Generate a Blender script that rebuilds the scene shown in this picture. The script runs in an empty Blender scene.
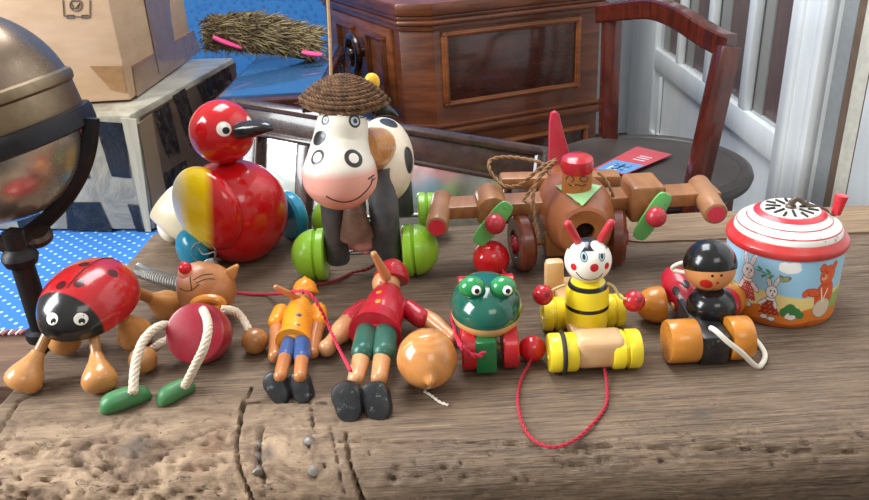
import bpy, bmesh, random
import numpy as np
from math import *
from mathutils import Vector, Matrix, noise
from mathutils.bvhtree import BVHTree
random.seed(7)
V = Vector
COL = bpy.context.scene.collection
# ---------------------------------------------------------------- camera
CAM = V((0, 0, .32)); FPX = 750.0
_p, _r = radians(25), radians(3.2)
CF = V((0, cos(_p), -sin(_p)))
_R0, _U0 = V((1, 0, 0)), V((0, sin(_p), cos(_p)))
CR = _R0 * cos(_r) - _U0 * sin(_r)
CU = _R0 * sin(_r) + _U0 * cos(_r)
cd = bpy.data.cameras.new('camera'); cam = bpy.data.objects.new('camera', cd); COL.objects.link(cam)
cd.sensor_width = 36; cd.lens = 36 * FPX / 869; cd.clip_start = .01
m = Matrix.Identity(4)
for i in range(3):
    m[i][0] = CR[i]; m[i][1] = CU[i]; m[i][2] = -CF[i]; m[i][3] = CAM[i]
cam.matrix_world = m
bpy.context.scene.camera = cam
def ray(x, y): return CF + CR * ((x - 434.5) / FPX) - CU * ((y - 250) / FPX)
def P(x, y, z=0.0):                       # point of that sight line at height z
    d = ray(x, y); return CAM + d * ((z - CAM.z) / d.z)
def Q(x, y, Y):                           # ... at depth Y
    d = ray(x, y); return CAM + d * (Y / d.y)
def QX(x, y, X):
    d = ray(x, y); return CAM + d * (X / d.x)
def rp(r, loc): return r * (V(loc) - CAM).dot(CF) / FPX    # pixels -> metres there
# ---------------------------------------------------------------- materials
def rgb(h):
    if not isinstance(h, str): return tuple(h) + ((1,) if len(h) == 3 else ())
    v = [int(h[i:i+2], 16) / 255 for i in (0, 2, 4)]
    return tuple(c / 12.92 if c <= .04045 else ((c + .055) / 1.055) ** 2.4 for c in v) + (1,)
class NT:
    def __init__(s, name):
        s.m = bpy.data.materials.new(name); s.m.use_nodes = True
        s.t = s.m.node_tree; s.n = s.t.nodes; s.b = s.n['Principled BSDF']
        s.tc = s.n.new('ShaderNodeTexCoord')
    def node(s, typ, **kw):
        n = s.n.new('ShaderNode' + typ)
        for k, v in kw.items():
            if hasattr(n, k) and k not in n.inputs: setattr(n, k, v)
            else: s.put(n, k, v)
        return n
    def put(s, n, k, v):
        i = n.inputs[k]
        if hasattr(v, 'is_output') or hasattr(v, 'links'): s.t.links.new(v, i)
        else: i.default_value = v
    def mix(s, f, a, b, mode='MIX'):
        n = s.node('MixRGB', blend_type=mode)
        s.put(n, 'Fac', f); s.put(n, 'Color1', a); s.put(n, 'Color2', b); return n.outputs[0]
    def mapr(s, v, a, b, c=0., d=1.):
        n = s.node('MapRange'); s.put(n, 0, v); s.put(n, 1, a); s.put(n, 2, b); s.put(n, 3, c); s.put(n, 4, d); return n.outputs[0]
    def noise(s, scale, stretch=(1, 1, 1), detail=4, rough=.55, dist=0, vec=None):
        mp = s.node('Mapping'); s.put(mp, 'Vector', vec or s.tc.outputs['Object']); s.put(mp, 'Scale', stretch)
        n = s.node('TexNoise'); s.put(n, 'Vector', mp.outputs[0]); s.put(n, 'Scale', scale); s.put(n, 'Detail', detail)
        s.put(n, 'Roughness', rough); s.put(n, 'Distortion', dist); return n.outputs[0]
    def bump(s, h, strength=.3, dist=.001, nrm=None):
        n = s.node('Bump'); s.put(n, 'Height', h); s.put(n, 'Strength', strength); s.put(n, 'Distance', dist)
        if nrm: s.put(n, 'Normal', nrm)
        return n.outputs[0]
    def ball(s, c, r, soft=.03, rot=None):
        sub = s.node('VectorMath', operation='SUBTRACT'); s.put(sub, 0, s.tc.outputs['Object']); s.put(sub, 1, tuple(c))
        v = sub.outputs[0]
        if rot is not None:
            q = s.node('VectorRotate', rotation_type='EULER_XYZ'); s.put(q, 'Vector', v); s.put(q, 'Rotation', tuple(rot)); v = q.outputs[0]
        if not hasattr(r, '__len__'): r = (r, r, r)
        mu = s.node('VectorMath', operation='MULTIPLY'); s.put(mu, 0, v); s.put(mu, 1, tuple(1 / a for a in r))
        ln = s.node('VectorMath', operation='LENGTH'); s.put(ln, 0, mu.outputs[0])
        return s.mapr(ln.outputs['Value'], 1 + soft, 1 - soft)
    def half(s, p, n, w=.0005):
        sub = s.node('VectorMath', operation='SUBTRACT'); s.put(sub, 0, s.tc.outputs['Object']); s.put(sub, 1, tuple(p))
        d = s.node('VectorMath', operation='DOT_PRODUCT'); s.put(d, 0, sub.outputs[0]); s.put(d, 1, tuple(V(n).normalized()))
        return s.mapr(d.outputs['Value'], -w, w)
    def done(s, col, rough=.5, nrm=None, metal=0, coat=0, **kw):
        s.put(s.b, 'Base Color', col); s.put(s.b, 'Roughness', rough); s.put(s.b, 'Metallic', metal)
        s.put(s.b, 'Coat Weight', coat); s.put(s.b, 'Coat Roughness', .08); s.put(s.b, 'Specular IOR Level', .38)
        if nrm: s.put(s.b, 'Normal', nrm)
        for k, v in kw.items(): s.put(s.b, k, v)
        return s.m
_mc = {}
def paint(h, rough=.3, coat=.35, wear=.12, marks=(), org=None, worn=None):
    """enamel paint with faint mottling; marks = painted shapes (kind, ..., colour), in world coords of the rest pose"""
    key = (h, rough, coat, wear, worn)
    if not marks and key in _mc: return _mc[key]
    t = NT('paint_' + str(h)); o = V(org) if org is not None else V(ORG)
    c = rgb(h)
    for mk in marks:
        if mk[0] == 'b': f = t.ball(V(mk[1]) - o, mk[2], mk[4] if len(mk) > 4 else .04, mk[5] if len(mk) > 5 else None)
        else: f = t.half(V(mk[1]) - o, mk[2], mk[4] if len(mk) > 4 else .0005)
        c = t.mix(f, c, rgb(mk[3]))
    n = t.noise(60, detail=5)
    c2 = t.mix(t.mapr(n, .35, .75, 0, wear), c, (.25, .2, .16, 1), 'MIX')
    if worn:
        k = t.noise(170, detail=6, rough=.7); c2 = t.mix(t.mapr(k, .60, .66, 0, .85), c2, rgb(worn))
    mat = t.done(c2, t.mapr(n, .3, .7, rough * .8, rough * 1.3), t.bump(n, .12, .0008), coat=coat * .6)
    if not marks: _mc[key] = mat
    return mat
def wood(a, b, rough=.45, coat=.15, stretch=(6, 40, 40), scale=3, rings=.5, name=None, marks=(), bump=.25):
    key = ('w', a, b, rough, coat, stretch, scale)
    if not marks and key in _mc: return _mc[key]
    t = NT(name or 'wood_' + a)
    n = t.noise(scale, stretch, 8, .6, .6); g = t.noise(scale * 4, stretch, 6, .7)
    c = t.mix(t.mapr(n, .3, .7), rgb(a), rgb(b)); c = t.mix(t.mapr(g, .45, .8, 0, rings), c, rgb(b))
    for mk in marks:
        f = t.ball(V(mk[1]) - V(ORG), mk[2], mk[4] if len(mk) > 4 else .04) if mk[0] == 'b' else t.half(V(mk[1]) - V(ORG), mk[2], mk[4] if len(mk) > 4 else .0005)
        c = t.mix(f, c, rgb(mk[3]))
    mat = t.done(c, t.mapr(g, .3, .7, rough * .8, rough * 1.2), t.bump(g, bump, .0006), coat=coat)
    if not marks: _mc[key] = mat
    return mat
def metal(h, rough=.3, m=1.0, dirt='2a2420', amt=.4):
    key = ('m', h, rough, m, dirt, amt)
    if key in _mc: return _mc[key]
    t = NT('metal_' + h); n = t.noise(25, detail=6, rough=.65)
    c = t.mix(t.mapr(n, .42, .72, 0, amt), rgb(h), rgb(dirt))
    _mc[key] = t.done(c, t.mapr(n, .3, .7, rough * .7, rough * 1.5), t.bump(n, .15, .001), m); return _mc[key]
def cord_mat(h, rough=.8):
    key = ('c', h)
    if key in _mc: return _mc[key]
    t = NT('cord_' + h); n = t.noise(900, detail=2); c = t.mix(t.mapr(n, .35, .7, 0, .35), rgb(h), (.12, .08, .06, 1))
    _mc[key] = t.done(c, rough, t.bump(n, .6, .0005)); return _mc[key]
# ---------------------------------------------------------------- mesh builder
ORG = V((0, 0, 0))
def frame(axis, up=(0, 0, 1)):
    z = V(axis).normalized(); u = V(up)
    if abs(z.dot(u.normalized())) > .98: u = V((0, 1, 0))
    x = u.cross(z).normalized(); y = z.cross(x)
    return Matrix((x, y, z)).transposed()
def smooth_pts(pts, n=8, closed=False):
    out = []; N = len(pts); P_ = [V(p) for p in pts]
    rng = range(N if closed else N - 1)
    for i in rng:
        g = (lambda k: P_[k % N]) if closed else (lambda k: P_[min(max(k, 0), N - 1)])
        a, b, c, d = g(i-1), g(i), g(i+1), g(i+2)
        for j in range(n):
            t = j / n
            out.append(.5 * ((2*b) + (c - a) * t + (2*a - 5*b + 4*c - d) * t*t + (3*b - a - 3*c + d) * t**3))
    if not closed: out.append(P_[-1])
    return out
class M:
    def __init__(s): s.v = []; s.f = []; s.m = []
    def add(s, vs, fs, mi=0):
        o = len(s.v); s.v += [V(a) for a in vs]; s.f += [tuple(i + o for i in f) for f in fs]; s.m += [mi] * len(fs); return s
    def grid(s, rows, mi=0, closed=True, cap0=False, cap1=False):
        n = len(rows[0]); vs = [p for r in rows for p in r]; fs = []
        for i in range(len(rows) - 1):
            for j in range(n if closed else n - 1):
                k = (j + 1) % n; fs.append((i*n + j, i*n + k, (i+1)*n + k, (i+1)*n + j))
        if cap0: fs.append(tuple(range(n))[::-1])
        if cap1: fs.append(tuple((len(rows)-1)*n + j for j in range(n)))
        return s.add(vs, fs, mi)
    def lathe(s, prof, base, axis=(0, 0, 1), seg=40, mi=0, sx=1, sy=1, up=(0, 0, 1)):
        """prof [(r, h)] ordered along the axis"""
        F = frame(axis, up); rows = []
        for r, h in prof:
            r = max(r, 1e-5)
            rows.append([V(base) + F @ V((r*sx*cos(2*pi*k/seg), r*sy*sin(2*pi*k/seg), h)) for k in range(seg)])
        return s.grid(rows, mi, True, True, True)
    def ell(s, c, r, rot=None, mi=0, seg=36, n=22, a0=-90, a1=90):
        if not hasattr(r, '__len__'): r = (r, r, r)
        R_ = rot or Matrix.Identity(3); rows = []
        for i in range(n + 1):
            a = radians(a0 + (a1 - a0) * i / n); ca = max(cos(a), 1e-4)
            rows.append([V(c) + R_ @ V((r[0]*ca*cos(2*pi*k/seg), r[1]*ca*sin(2*pi*k/seg), r[2]*sin(a))) for k in range(seg)])
        return s.grid(rows, mi, True, True, True)
    def tube(s, pts, r, seg=12, mi=0, closed=False, rnd=False, flat=1):
        pts = [V(p) for p in pts]; N = len(pts)
        rr = list(r) if hasattr(r, '__len__') else [r] * N
        if rnd and not closed:
            a, b = (pts[0] - pts[1]).normalized(), (pts[-1] - pts[-2]).normalized()
            pre = [(pts[0] + a * rr[0] * sin(t), rr[0] * cos(t)) for t in (1.5, 1.25, 1, .75, .5, .25)]
            post = [(pts[-1] + b * rr[-1] * sin(t), rr[-1] * cos(t)) for t in (.25, .5, .75, 1, 1.25, 1.5)]
            pts = [q[0] for q in pre] + pts + [q[0] for q in post]; rr = [q[1] for q in pre] + rr + [q[1] for q in post]; N = len(pts)
        rows = []; X = None
        for i in range(N):
            if closed: t = (pts[(i+1) % N] - pts[i-1]).normalized()
            else: t = (pts[min(i+1, N-1)] - pts[max(i-1, 0)]).normalized()
            if X is None:
                X = t.cross(V((0, 0, 1)));
                if X.length < .1: X = V((1, 0, 0)) - t * t.x
            X = (X - t * X.dot(t)).normalized(); Y_ = t.cross(X)
            rows.append([pts[i] + X * rr[i] * cos(2*pi*k/seg) + Y_ * rr[i] * flat * sin(2*pi*k/seg) for k in range(seg)])
        if closed: rows.append(rows[0]); return s.grid(rows, mi, True)
        return s.grid(rows, mi, True, True, True)
    def rope(s, pts, r, strands=3, pitch=None, mi=0, seg=6):
        pts = [V(p) for p in pts]; pitch = pitch or r * 7
        L_ = [0]
        for a, b in zip(pts, pts[1:]): L_.append(L_[-1] + (b - a).length)
        n = max(8, int(L_[-1] / (pitch / 8))); Z = []; j = 0
        for i in range(n + 1):
            d = L_[-1] * i / n
            while j < len(pts) - 2 and L_[j+1] < d: j += 1
            Z.append(pts[j].lerp(pts[j+1], (d - L_[j]) / max(L_[j+1] - L_[j], 1e-9)))
        X = None; fr = []
        for i in range(n + 1):
            t = (Z[min(i+1, n)] - Z[max(i-1, 0)]).normalized()
            if X is None:
                X = t.cross(V((0, 0, 1)))
                if X.length < .1: X = V((1, 0, 0))
            X = (X - t * X.dot(t)).normalized(); fr.append((X, t.cross(X)))
        for k in range(strands):
            q = []
            for i in range(n + 1):
                a = 2*pi*(L_[-1]*i/n/pitch + k/strands); q.append(Z[i] + (fr[i][0]*cos(a) + fr[i][1]*sin(a)) * r * .5)
            s.tube(q, r * .56, seg, mi)
        return s
    def box(s, c, size, rot=None, bev=0, mi=0, seg=2):
        bm = bmesh.new(); bmesh.ops.create_cube(bm, size=1)
        for v in bm.verts: v.co = V((v.co.x*size[0], v.co.y*size[1], v.co.z*size[2]))
        if bev: bmesh.ops.bevel(bm, geom=bm.edges[:], offset=bev, segments=seg, profile=.5, affect='EDGES')
        R_ = rot or Matrix.Identity(3); bm.verts.index_update()
        s.add([V(c) + R_ @ v.co for v in bm.verts], [[v.index for v in f.verts] for f in bm.faces], mi); bm.free(); return s
    def prism(s, out, o, X, Y_, n, th, bev=0, mi=0):
        """outline (a,b) in the plane o + a X + b Y, extruded th along n"""
        X, Y_, n = V(X), V(Y_), V(n); bm = bmesh.new()
        vs = [bm.verts.new(V(o) + X*a + Y_*b) for a, b in out]; f = bm.faces.new(vs)
        g = bmesh.ops.extrude_face_region(bm, geom=[f])
        for e in g['geom']:
            if isinstance(e, bmesh.types.BMVert): e.co += n * th
        bmesh.ops.recalc_face_normals(bm, faces=bm.faces[:])
        if bev:
            ed = [e for e in bm.edges if len(e.link_faces) == 2 and e.calc_face_angle(0) > .6]
            bmesh.ops.bevel(bm, geom=ed, offset=bev, segments=2, profile=.5, affect='EDGES')
        bm.verts.index_update(); s.add([v.co.copy() for v in bm.verts], [[v.index for v in q.verts] for q in bm.faces], mi); bm.free(); return s
    def bvh(s): return BVHTree.FromPolygons([tuple(v) for v in s.v], s.f)
    # pixel-authored limb: (px, py, z, r_px)
    def limb(s, pts, n=6, seg=20, rnd=True, mi=0):
        a = [P(x, y, z) for x, y, z, r in pts]; r = [rp(q[3], p) for q, p in zip(pts, a)]
        return s._sm(a, r, n, seg, rnd, mi)
    def limby(s, pts, n=6, seg=28, rnd=True, mi=0):
        a = [Q(x, y, Y) for x, y, Y, r in pts]; r = [rp(q[3], p) for q, p in zip(pts, a)]
        return s._sm(a, r, n, seg, rnd, mi)
    def _sm(s, a, r, n, seg, rnd, mi):
        if len(a) > 2:
            sp = smooth_pts(a, n); rr = [q.x for q in smooth_pts([V((x, 0, 0)) for x in r], n)]
        else: sp, rr = a, r
        return s.tube(sp, rr, seg, mi, rnd=rnd)
def hit(b, x, y):
    d = ray(x, y).normalized(); h = b.ray_cast(CAM, d)
    return h[0] if h[0] is not None else None
def stroke(Mx, b, pix, r, mi, n=5, lift=0.2):
    """a painted line following surface b through pixels"""
    pts = []
    sp = smooth_pts([V((x, y, 0)) for x, y in pix], n)
    for q in sp:
        h = b.ray_cast(CAM, ray(q.x, q.y).normalized())
        if h[0] is not None: pts.append(h[0])
    if len(pts) > 1: Mx.tube(pts, rp(r, pts[0]), 6, mi, flat=1)
def dot(Mx, b, x, y, r, mi, ry=None, th=.25):
    """painted spot: thin disc conforming to surface normal"""
    h = b.ray_cast(CAM, ray(x, y).normalized())
    if h[0] is None: return
    R = rp(r, h[0]); n = h[1] if h[1].dot(h[0] - CAM) < 0 else -h[1]
    Mx.lathe([(R * k, R * th * sqrt(max(0, 1 - k * k))) for k in (1, .95, .8, .6, .3, 0)], h[0] - n * R * .05, n, 20, mi, sy=(ry or r) / r)
def obj(name, Mx, mat, parent=None, ang=35, kind=None):
    me = bpy.data.meshes.new(name); o = ORG
    me.from_pydata([tuple(v - o) for v in Mx.v], [], Mx.f)
    for q in (mat if isinstance(mat, (list, tuple)) else [mat]): me.materials.append(q)
    me.polygons.foreach_set('material_index', Mx.m)
    bm = bmesh.new(); bm.from_mesh(me); bmesh.ops.recalc_face_normals(bm, faces=bm.faces[:]); bm.to_mesh(me); bm.free()
    me.polygons.foreach_set('use_smooth', [True] * len(me.polygons))
    try: me.set_sharp_from_angle(angle=radians(ang))
    except Exception: pass
    ob = bpy.data.objects.new(name, me); COL.objects.link(ob)
    if parent is not None: ob.parent = parent
    else: ob.location = o
    if kind: ob['kind'] = kind
    return ob
def thing(name, label, cat, at, group=None):
    global ORG
    ORG = V(at); o = bpy.data.objects.new(name, None); COL.objects.link(o); o.location = ORG; o.empty_display_size = .02
    o['label'] = label; o['category'] = cat
    if group: o['group'] = group
    return o
def single(name, label, cat, at, Mx, mat, group=None, **kw):
    global ORG
    ORG = V(at); o = obj(name, Mx, mat, None, **kw); o['label'] = label; o['category'] = cat
    if group: o['group'] = group
    return o
def setorg(p=(0, 0, 0)):
    global ORG
    ORG = V(p)
# ================================================================ THE BEAM TABLE
def seg_d(p, a, b):
    ab = b - a; t = max(0, min(1, (p - a).dot(ab) / max(ab.dot(ab), 1e-9))); return (p - a - ab * t).length
def poly(pix, z=0): return [V((P(x, y, z).x, P(x, y, z).y)) for x, y in pix]
CR_ = [(poly([(252, 388), (243, 404), (236, 440), (240, 480), (243, 500)]), .0012, .010),
       (poly([(246, 403), (290, 402), (346, 404)]), .0009, .006),
       (poly([(311, 402), (313, 425), (307, 446)]), .0008, .006),
       (poly([(346, 432), (349, 460), (358, 500)]), .0014, .009),
       (poly([(262, 425), (258, 447), (259, 480)]), .0022, .006),
       (poly([(340, 440), (440, 441), (560, 445), (700, 447), (869, 450)]), .0018, .0035),
       (poly([(330, 425), (336, 450), (340, 490)]), .0008, .004),
       (poly([(610, 236), (740, 239), (869, 245)]), .0010, .004),
       (poly([(420, 330), (640, 322), (869, 352)]), .0006, .0010),
       (poly([(500, 300), (700, 292), (869, 300)]), .0007, .0010),
       (poly([(150, 300), (330, 296), (520, 292)]), .0008, .0012),
       (poly([(560, 392), (720, 400), (869, 396)]), .0008, .0012),
       (poly([(640, 430), (700, 402), (740, 410)]), .0009, .0010),
       (poly([(0, 430), (20, 400), (60, 383), (95, 380)]), .0018, .003)]
CB = []
for pl, w, d in CR_:
    xs = [q.x for q in pl]; ys = [q.y for q in pl]
    CB.append((min(xs) - 4*w, max(xs) + 4*w, min(ys) - 4*w, max(ys) + 4*w, pl, w, d))
def sstep(a, b, x):
    t = max(0, min(1, (x - a) / (b - a))); return t * t * (3 - 2 * t)
random.seed(11)
PITS = []
for k in range(330):
    x = random.uniform(-.31, -.14) if k < 210 else random.uniform(-.14, .45); y = random.uniform(.352, .415 if k < 210 else .385)
    PITS.append((x, y, random.uniform(.0006, .0020), random.uniform(.0015, .004), random.uniform(-.9, .9)))
CELL = {}
for q in PITS: CELL.setdefault((int(q[0] // .012), int(q[1] // .012)), []).append(q)
def relief(x, y):
    h = noise.fractal(V((x * 7, y * 90, 0)), 1, 2, 4) * .0005
    left = 1 - sstep(-.16, -.13, x)
    fr = 1 - sstep(.385, .425, y)
    blk = sstep(-.155, -.145, x) * (1 - sstep(-.078, -.070, x))
    h += noise.fractal(V((x * 26, y * 40, 3)), 1, 2, 3) * .0024 * fr * (.35 + .65 * max(left, blk))
    wob = noise.noise(V((x * 14, y * 14, 5)))
    h -= max(0, noise.fractal(V((x * 70 + wob * 4, y * 170 + wob * 6, 9)), 1, 2, 4) - .10) * .0055 * max(left * (1 - sstep(.42, .46, y)), fr * .25)
    h += noise.fractal(V((x * 220, y * 60, 1)), 1, 2, 3) * .0009 * blk * (1 - sstep(.41, .44, y))
    h -= .0018 * sstep(-.155, -.147, x) * (1 - sstep(-.074, -.070, x)) * (1 - sstep(.425, .433, y))
    p = V((x, y))
    for x0, x1, y0, y1, pl, w, d in CB:
        if x0 < x < x1 and y0 < y < y1:
            dd = min(seg_d(p, a, b) for a, b in zip(pl, pl[1:])) + noise.noise(V((x * 160, y * 160, 0))) * w * .9
            h -= d * exp(-(dd / (w * .62)) ** 2)
    cx, cy = int(x // .012), int(y // .012)
    for i in (-1, 0, 1):
        for j in (-1, 0, 1):
            for a, b, r, d, an in CELL.get((cx + i, cy + j), ()):
                u = (x - a) * cos(an) + (y - b) * sin(an); v = -(x - a) * sin(an) + (y - b) * cos(an)
                e = (u / (r * 2)) ** 2 + (v / r) ** 2
                if e < 4: h -= d * exp(-e)
    return h
def yback(x): return .748 - .03 * x + .004 * noise.noise(V((x * 12, 0, 2))) + (.018 if x < -.25 else .018 * (1 - sstep(-.25, -.05, x)))
def xleft(y): return -.314 - (.76 - y) * .05 + .006 * noise.noise(V((y * 16, 4, 0)))
NX = 560; X1 = .62
prof = [('b', -.045), ('b', -.03), ('b', -.012), ('b', -.004)] + [('t', k) for k in range(0, 235)]
rows = []
FR = []                                   # front rounding (y offset, z)
for k in range(1, 27):
    a = k / 26 * radians(125); FR.append((-.026 * sin(min(a, 1.57)) + (.010 * (1 - cos(a - 1.57)) if a > 1.57 else 0), -.027 * (1 - cos(a))))
T = M()
grid = []
for pr in prof + [('f', k) for k in range(26)] + [('u', 0), ('u', 1)]:
    row = []
    for i in range(NX + 1):
        yy = .5
        yb = yback(0)
        if pr[0] == 'b': y = None
        x = xleft(.5) + (X1 - xleft(.5)) * i / NX
        x0 = x; yb = yback(x)
        yf = .388 + .004 * noise.noise(V((x * 9, 7, 1)))
        if pr[0] == 'b': y, z = yb + .003 * sin((pr[1] + .045) * 60), pr[1]
        elif pr[0] == 't': y, z = yb + (yf - yb) * pr[1] / 234, 0
        elif pr[0] == 'f': y, z = yf + FR[pr[1]][0], FR[pr[1]][1]
        else: y, z = (yf + .05, -.046) if pr[1] == 0 else (yb, -.046)
        # left end follows its own line
        xl = xleft(y); x = xl + (X1 - xl) * i / NX
        if pr[0] in 'tf':
            h = relief(x, y + (z * .9 if pr[0] == 'f' else 0))
            if pr[0] == 't':
                e = min(1, (yb - y) / .004); z -= .003 * (1 - e) ** 2
                z += h
            else:
                a = (pr[1] + 1) / 26 * radians(125); y -= sin(a) * h; z += cos(a) * h
        el = min(1, (x - xl) / .006); 
        if pr[0] in 'tf': z -= .004 * (1 - el) ** 2
        row.append(V((x, y, z)))
    grid.append(row)
T.grid(grid + [grid[0]], 0, False)
n_ = len(grid[0])
T.add([r[0] for r in grid], [tuple(range(len(grid)))])
T.add([r[-1] for r in grid], [tuple(range(len(grid)))[::-1]])
TB = T.bvh()
def on_table(x, y):
    return TB.ray_cast(CAM, ray(x, y).normalized())
def tz(x, y):
    h = TB.ray_cast(V((x, y, .2)), V((0, 0, -1))); return h[0].z if h[0] else 0
t = NT('old_beam_wood')
wv = t.noise(5, (1, 3, 3), 3)
gr = t.noise(3, (5, 90, 90), 8, .62, .8); fine = t.noise(12, (6, 130, 130), 6, .7); big = t.noise(4.5, (1, 2.2, 2), 4)
kn = t.noise(26, (1, 1.6, 1.6), 6, .65, 1.4)
c = t.mix(t.mapr(gr, .33, .66), rgb('4d3f34'), rgb('8b735b'))
c = t.mix(t.mapr(big, .35, .68, 0, .75), c, rgb('6f5c4c'))
c = t.mix(t.mapr(fine, .52, .72, 0, .6), c, rgb('3e3026'))
c = t.mix(t.mapr(fine, .46, .30, 0, .5), c, rgb('a8937c')); hair = t.noise(7, (2, 120, 120), 6, .72); c = t.mix(t.mapr(hair, .52, .64, 0, .8), c, rgb('33271f')); c = t.mix(t.mapr(hair, .44, .30, 0, .35), c, rgb('b8a48c'))
sx = t.node('SeparateXYZ'); t.put(sx, 0, t.tc.outputs['Object'])
fz = t.mapr(sx.outputs['Y'], .47, .40)
lf = t.mapr(sx.outputs['X'], -.02, -.12)
mu = t.node('Math', operation='MULTIPLY'); t.put(mu, 0, fz); t.put(mu, 1, lf)
tan = t.mix(t.mapr(kn, .36, .62), rgb('6c5543'), rgb('b89c7e'));
hl = t.noise(95, (1, 2.2, 2), 4, .6, 1.5); tan = t.mix(t.mapr(hl, .60, .66, 0, .85), tan, rgb('3a281d')); rs = t.noise(9, (3, .6, 1), 5, .6); tan = t.mix(t.mapr(rs, .55, .7, 0, .45), tan, rgb('8a5a3c')) 
c = t.mix(t.mapr(mu.outputs[0], 0, 1, 0, .85), c, tan)
for (px_, py_, r_) in [(135, 447, .0085), (265, 455, .006), (700, 413, .005)]:
    h_ = on_table(px_, py_)[0]
    c = t.mix(t.mapr(t.ball(h_, (r_, r_ * 1.4, r_ * 3), .5), 0, 1, 0, .6), c, rgb('4d4640'))
bmp = t.bump(hair, .5, .0008, t.bump(fine, .6, .0014, t.bump(kn, .5, .002)))
tm = t.done(c, t.mapr(fine, .3, .7, .62, .85), bmp)
setorg((0, 0, 0))
table = thing('beam_table', 'thick weathered grey-brown wooden beam table carrying all the toys', 'table', (0, .56, -.046))
ORG = V((0, 0, 0)) + V((0, .56, -.046))
# marks above used world coords -> shift the texture space by parenting offset
setorg((0, .56, -.046))
def shift_marks(mat, o):
    for n in mat.node_tree.nodes:
        if n.type == 'TEX_COORD':
            v = mat.node_tree.nodes.new('ShaderNodeVectorMath'); v.operation = 'ADD'; v.inputs[1].default_value = tuple(o)
            ls = [l for l in mat.node_tree.links if l.from_node == n]
            tos = [l.to_socket for l in ls]; s_ = n.outputs['Object']
            for q in tos: mat.node_tree.links.new(v.outputs[0], q)
            mat.node_tree.links.new(s_, v.inputs[0])
shift_marks(tm, ORG)
obj('tabletop', T, tm, table, 60)
nailm = metal('857c74', .5, .7, '3a2c22', .5)
for x, y in [(261, 445), (259, 457), (258, 474), (309, 441), (314, 471)]:
    h = on_table(x, y); N_ = M(); nn = h[1] if h[1].z > -.5 else -h[1]
    if nn.dot(h[0] - CAM) > 0: nn = -nn
    N_.lathe([(.0040, -.004), (.0043, 0), (.0039, .0012), (.0026, .002), (0, .0023)], h[0] - nn * .0004, nn, 18)
    obj('nail', N_, nailm, table)
# pale board let into the back right
B = M(); pts = [P(613, 236), P(668, 237), P(760, 241), P(900, 246)]
xs0, xs1 = .165, .615
out = [(xs0, yback(xs0) - .002), (xs0 + .02, .690), (xs0 + .06, .672), (.30, .668), (xs1, .655), (xs1, yback(xs1) - .001)]
rowsb = []
nb = 160
for j in range(24):
    r_ = []
    for i in range(nb + 1):
        x = xs0 + (xs1 - xs0) * i / nb; yf = .674 - .03 * (x - .2) + .014 * (1 - sstep(xs0, xs0 + .05, x)) + .0015 * noise.noise(V((x * 40, 0, 0))); yb = yback(x) - .001
        y = yf + (yb - yf) * (j - 1) / 22 if j > 0 else yf
        z = .0022 + noise.fractal(V((x * 9, y * 120, 8)), 1, 2, 4) * .0007 - (.0025 if j in (0,) else 0)
        r_.append(V((x, y, z)))
    rowsb.append(r_)
B.grid([[v - V((0, 0, .012)) for v in rowsb[0]]] + rowsb + [[v - V((0, 0, .012)) for v in rowsb[-1]]], 0, False)
obj('inset_board', B, wood('a58a6c', '6b5441', .7, 0, (4, 60, 60), 3, .6, bump=.6), table, 60)['label'] = 'paler tan board at the back of the beam'
# ================================================================ ROOM
setorg()
def struct(name, Mx, mat, **kw): return obj(name, Mx, mat, None, kind='structure', **kw)
t = NT('wood_floor'); n = t.noise(2, (2, 20, 1)); struct('floor', M().box((0, 1.2, -.66), (6, 6, .02)), t.done(t.mix(t.mapr(n, .3, .7), rgb('4a3a30'), rgb('2e241e')), .5))
t = NT('blue_wall'); w = t.noise(14, (1, 1, 1), 3); vo = t.node('TexVoronoi'); t.put(vo, 'Scale', 60.); t.put(vo, 'Vector', t.tc.outputs['Object'])
struct('wall_back', M().box((-1.2, 2.5, .45), (3.4, .06, 2.2)), t.done(t.mix(t.mapr(vo.outputs[0], .2, .5), rgb('1f5c9c'), rgb('2a6cab')), .6, t.bump(vo.outputs[0], .3, .003)))
whitep = lambda: None
t = NT('white_door_paint'); n = t.noise(9, (1, 1, .3), 6, .7); k2 = t.noise(40, (1, 1, 1), 6, .75)
c = t.mix(t.mapr(n, .35, .7), rgb('eef0ee'), rgb('d9dddd')); c = t.mix(t.mapr(k2, .68, .72, 0, .8), c, rgb('7d7464'))
WHITE = t.done(c, .45, t.bump(n, .2, .001))
struct('wall_right', M().box((1.15, 1.3, .45), (.06, 6, 2.2)), paint('b9b4a8', .7, 0))
struct('wall_back_right', M().box((.95, 3.22, .45), (.9, .06, 2.2)), WHITE)
# door leaf: runs away from us along the right side
def dx(Y): return .788 + (Y - 1.651) * .0375
dn = V((-1, .0375, 0)).normalized(); dt = V((.0375, 1, 0)).normalized()
def dpix(x, y):
    d = ray(x, y); o = V((.788, 1.651, 0)); tt = (o - CAM).dot(dn) / d.dot(dn); return CAM + d * tt
DR = Matrix((dt, -dn, (0, 0, 1))).transposed()
def strip(Mx, Y0, Y1, z0, z1, out=0., th=.04, bev=.004, mi=0):
    """board on the door plane from depth Y0 to Y1, z0..z1, its face pushed out by out"""
    a, b = V((dx(Y0), Y0, 0)), V((dx(Y1), Y1, 0)); c = (a + b) / 2 + dn * (out - th / 2); c.z = (z0 + z1) / 2
    Mx.box(c, ((b - a).length, th, z1 - z0), DR, bev, mi)
zg = -.2; ZT = 1.3
yA = dpix(769, 202).y; yB = dpix(806, 198).y; yC = dpix(819, 198).y; yD = dpix(826, 198).y; yE = dpix(839, 198).y; yF = dpix(848, 198).y
yg0 = dpix(655, 48).y; yh = dpix(631, 60).y
D = M()
ymid = [dpix(678, 45).y, dpix(706, 60).y, dpix(744, 75).y]
strip(D, yg0, yh, -.64, ZT)                                 # far stile
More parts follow.
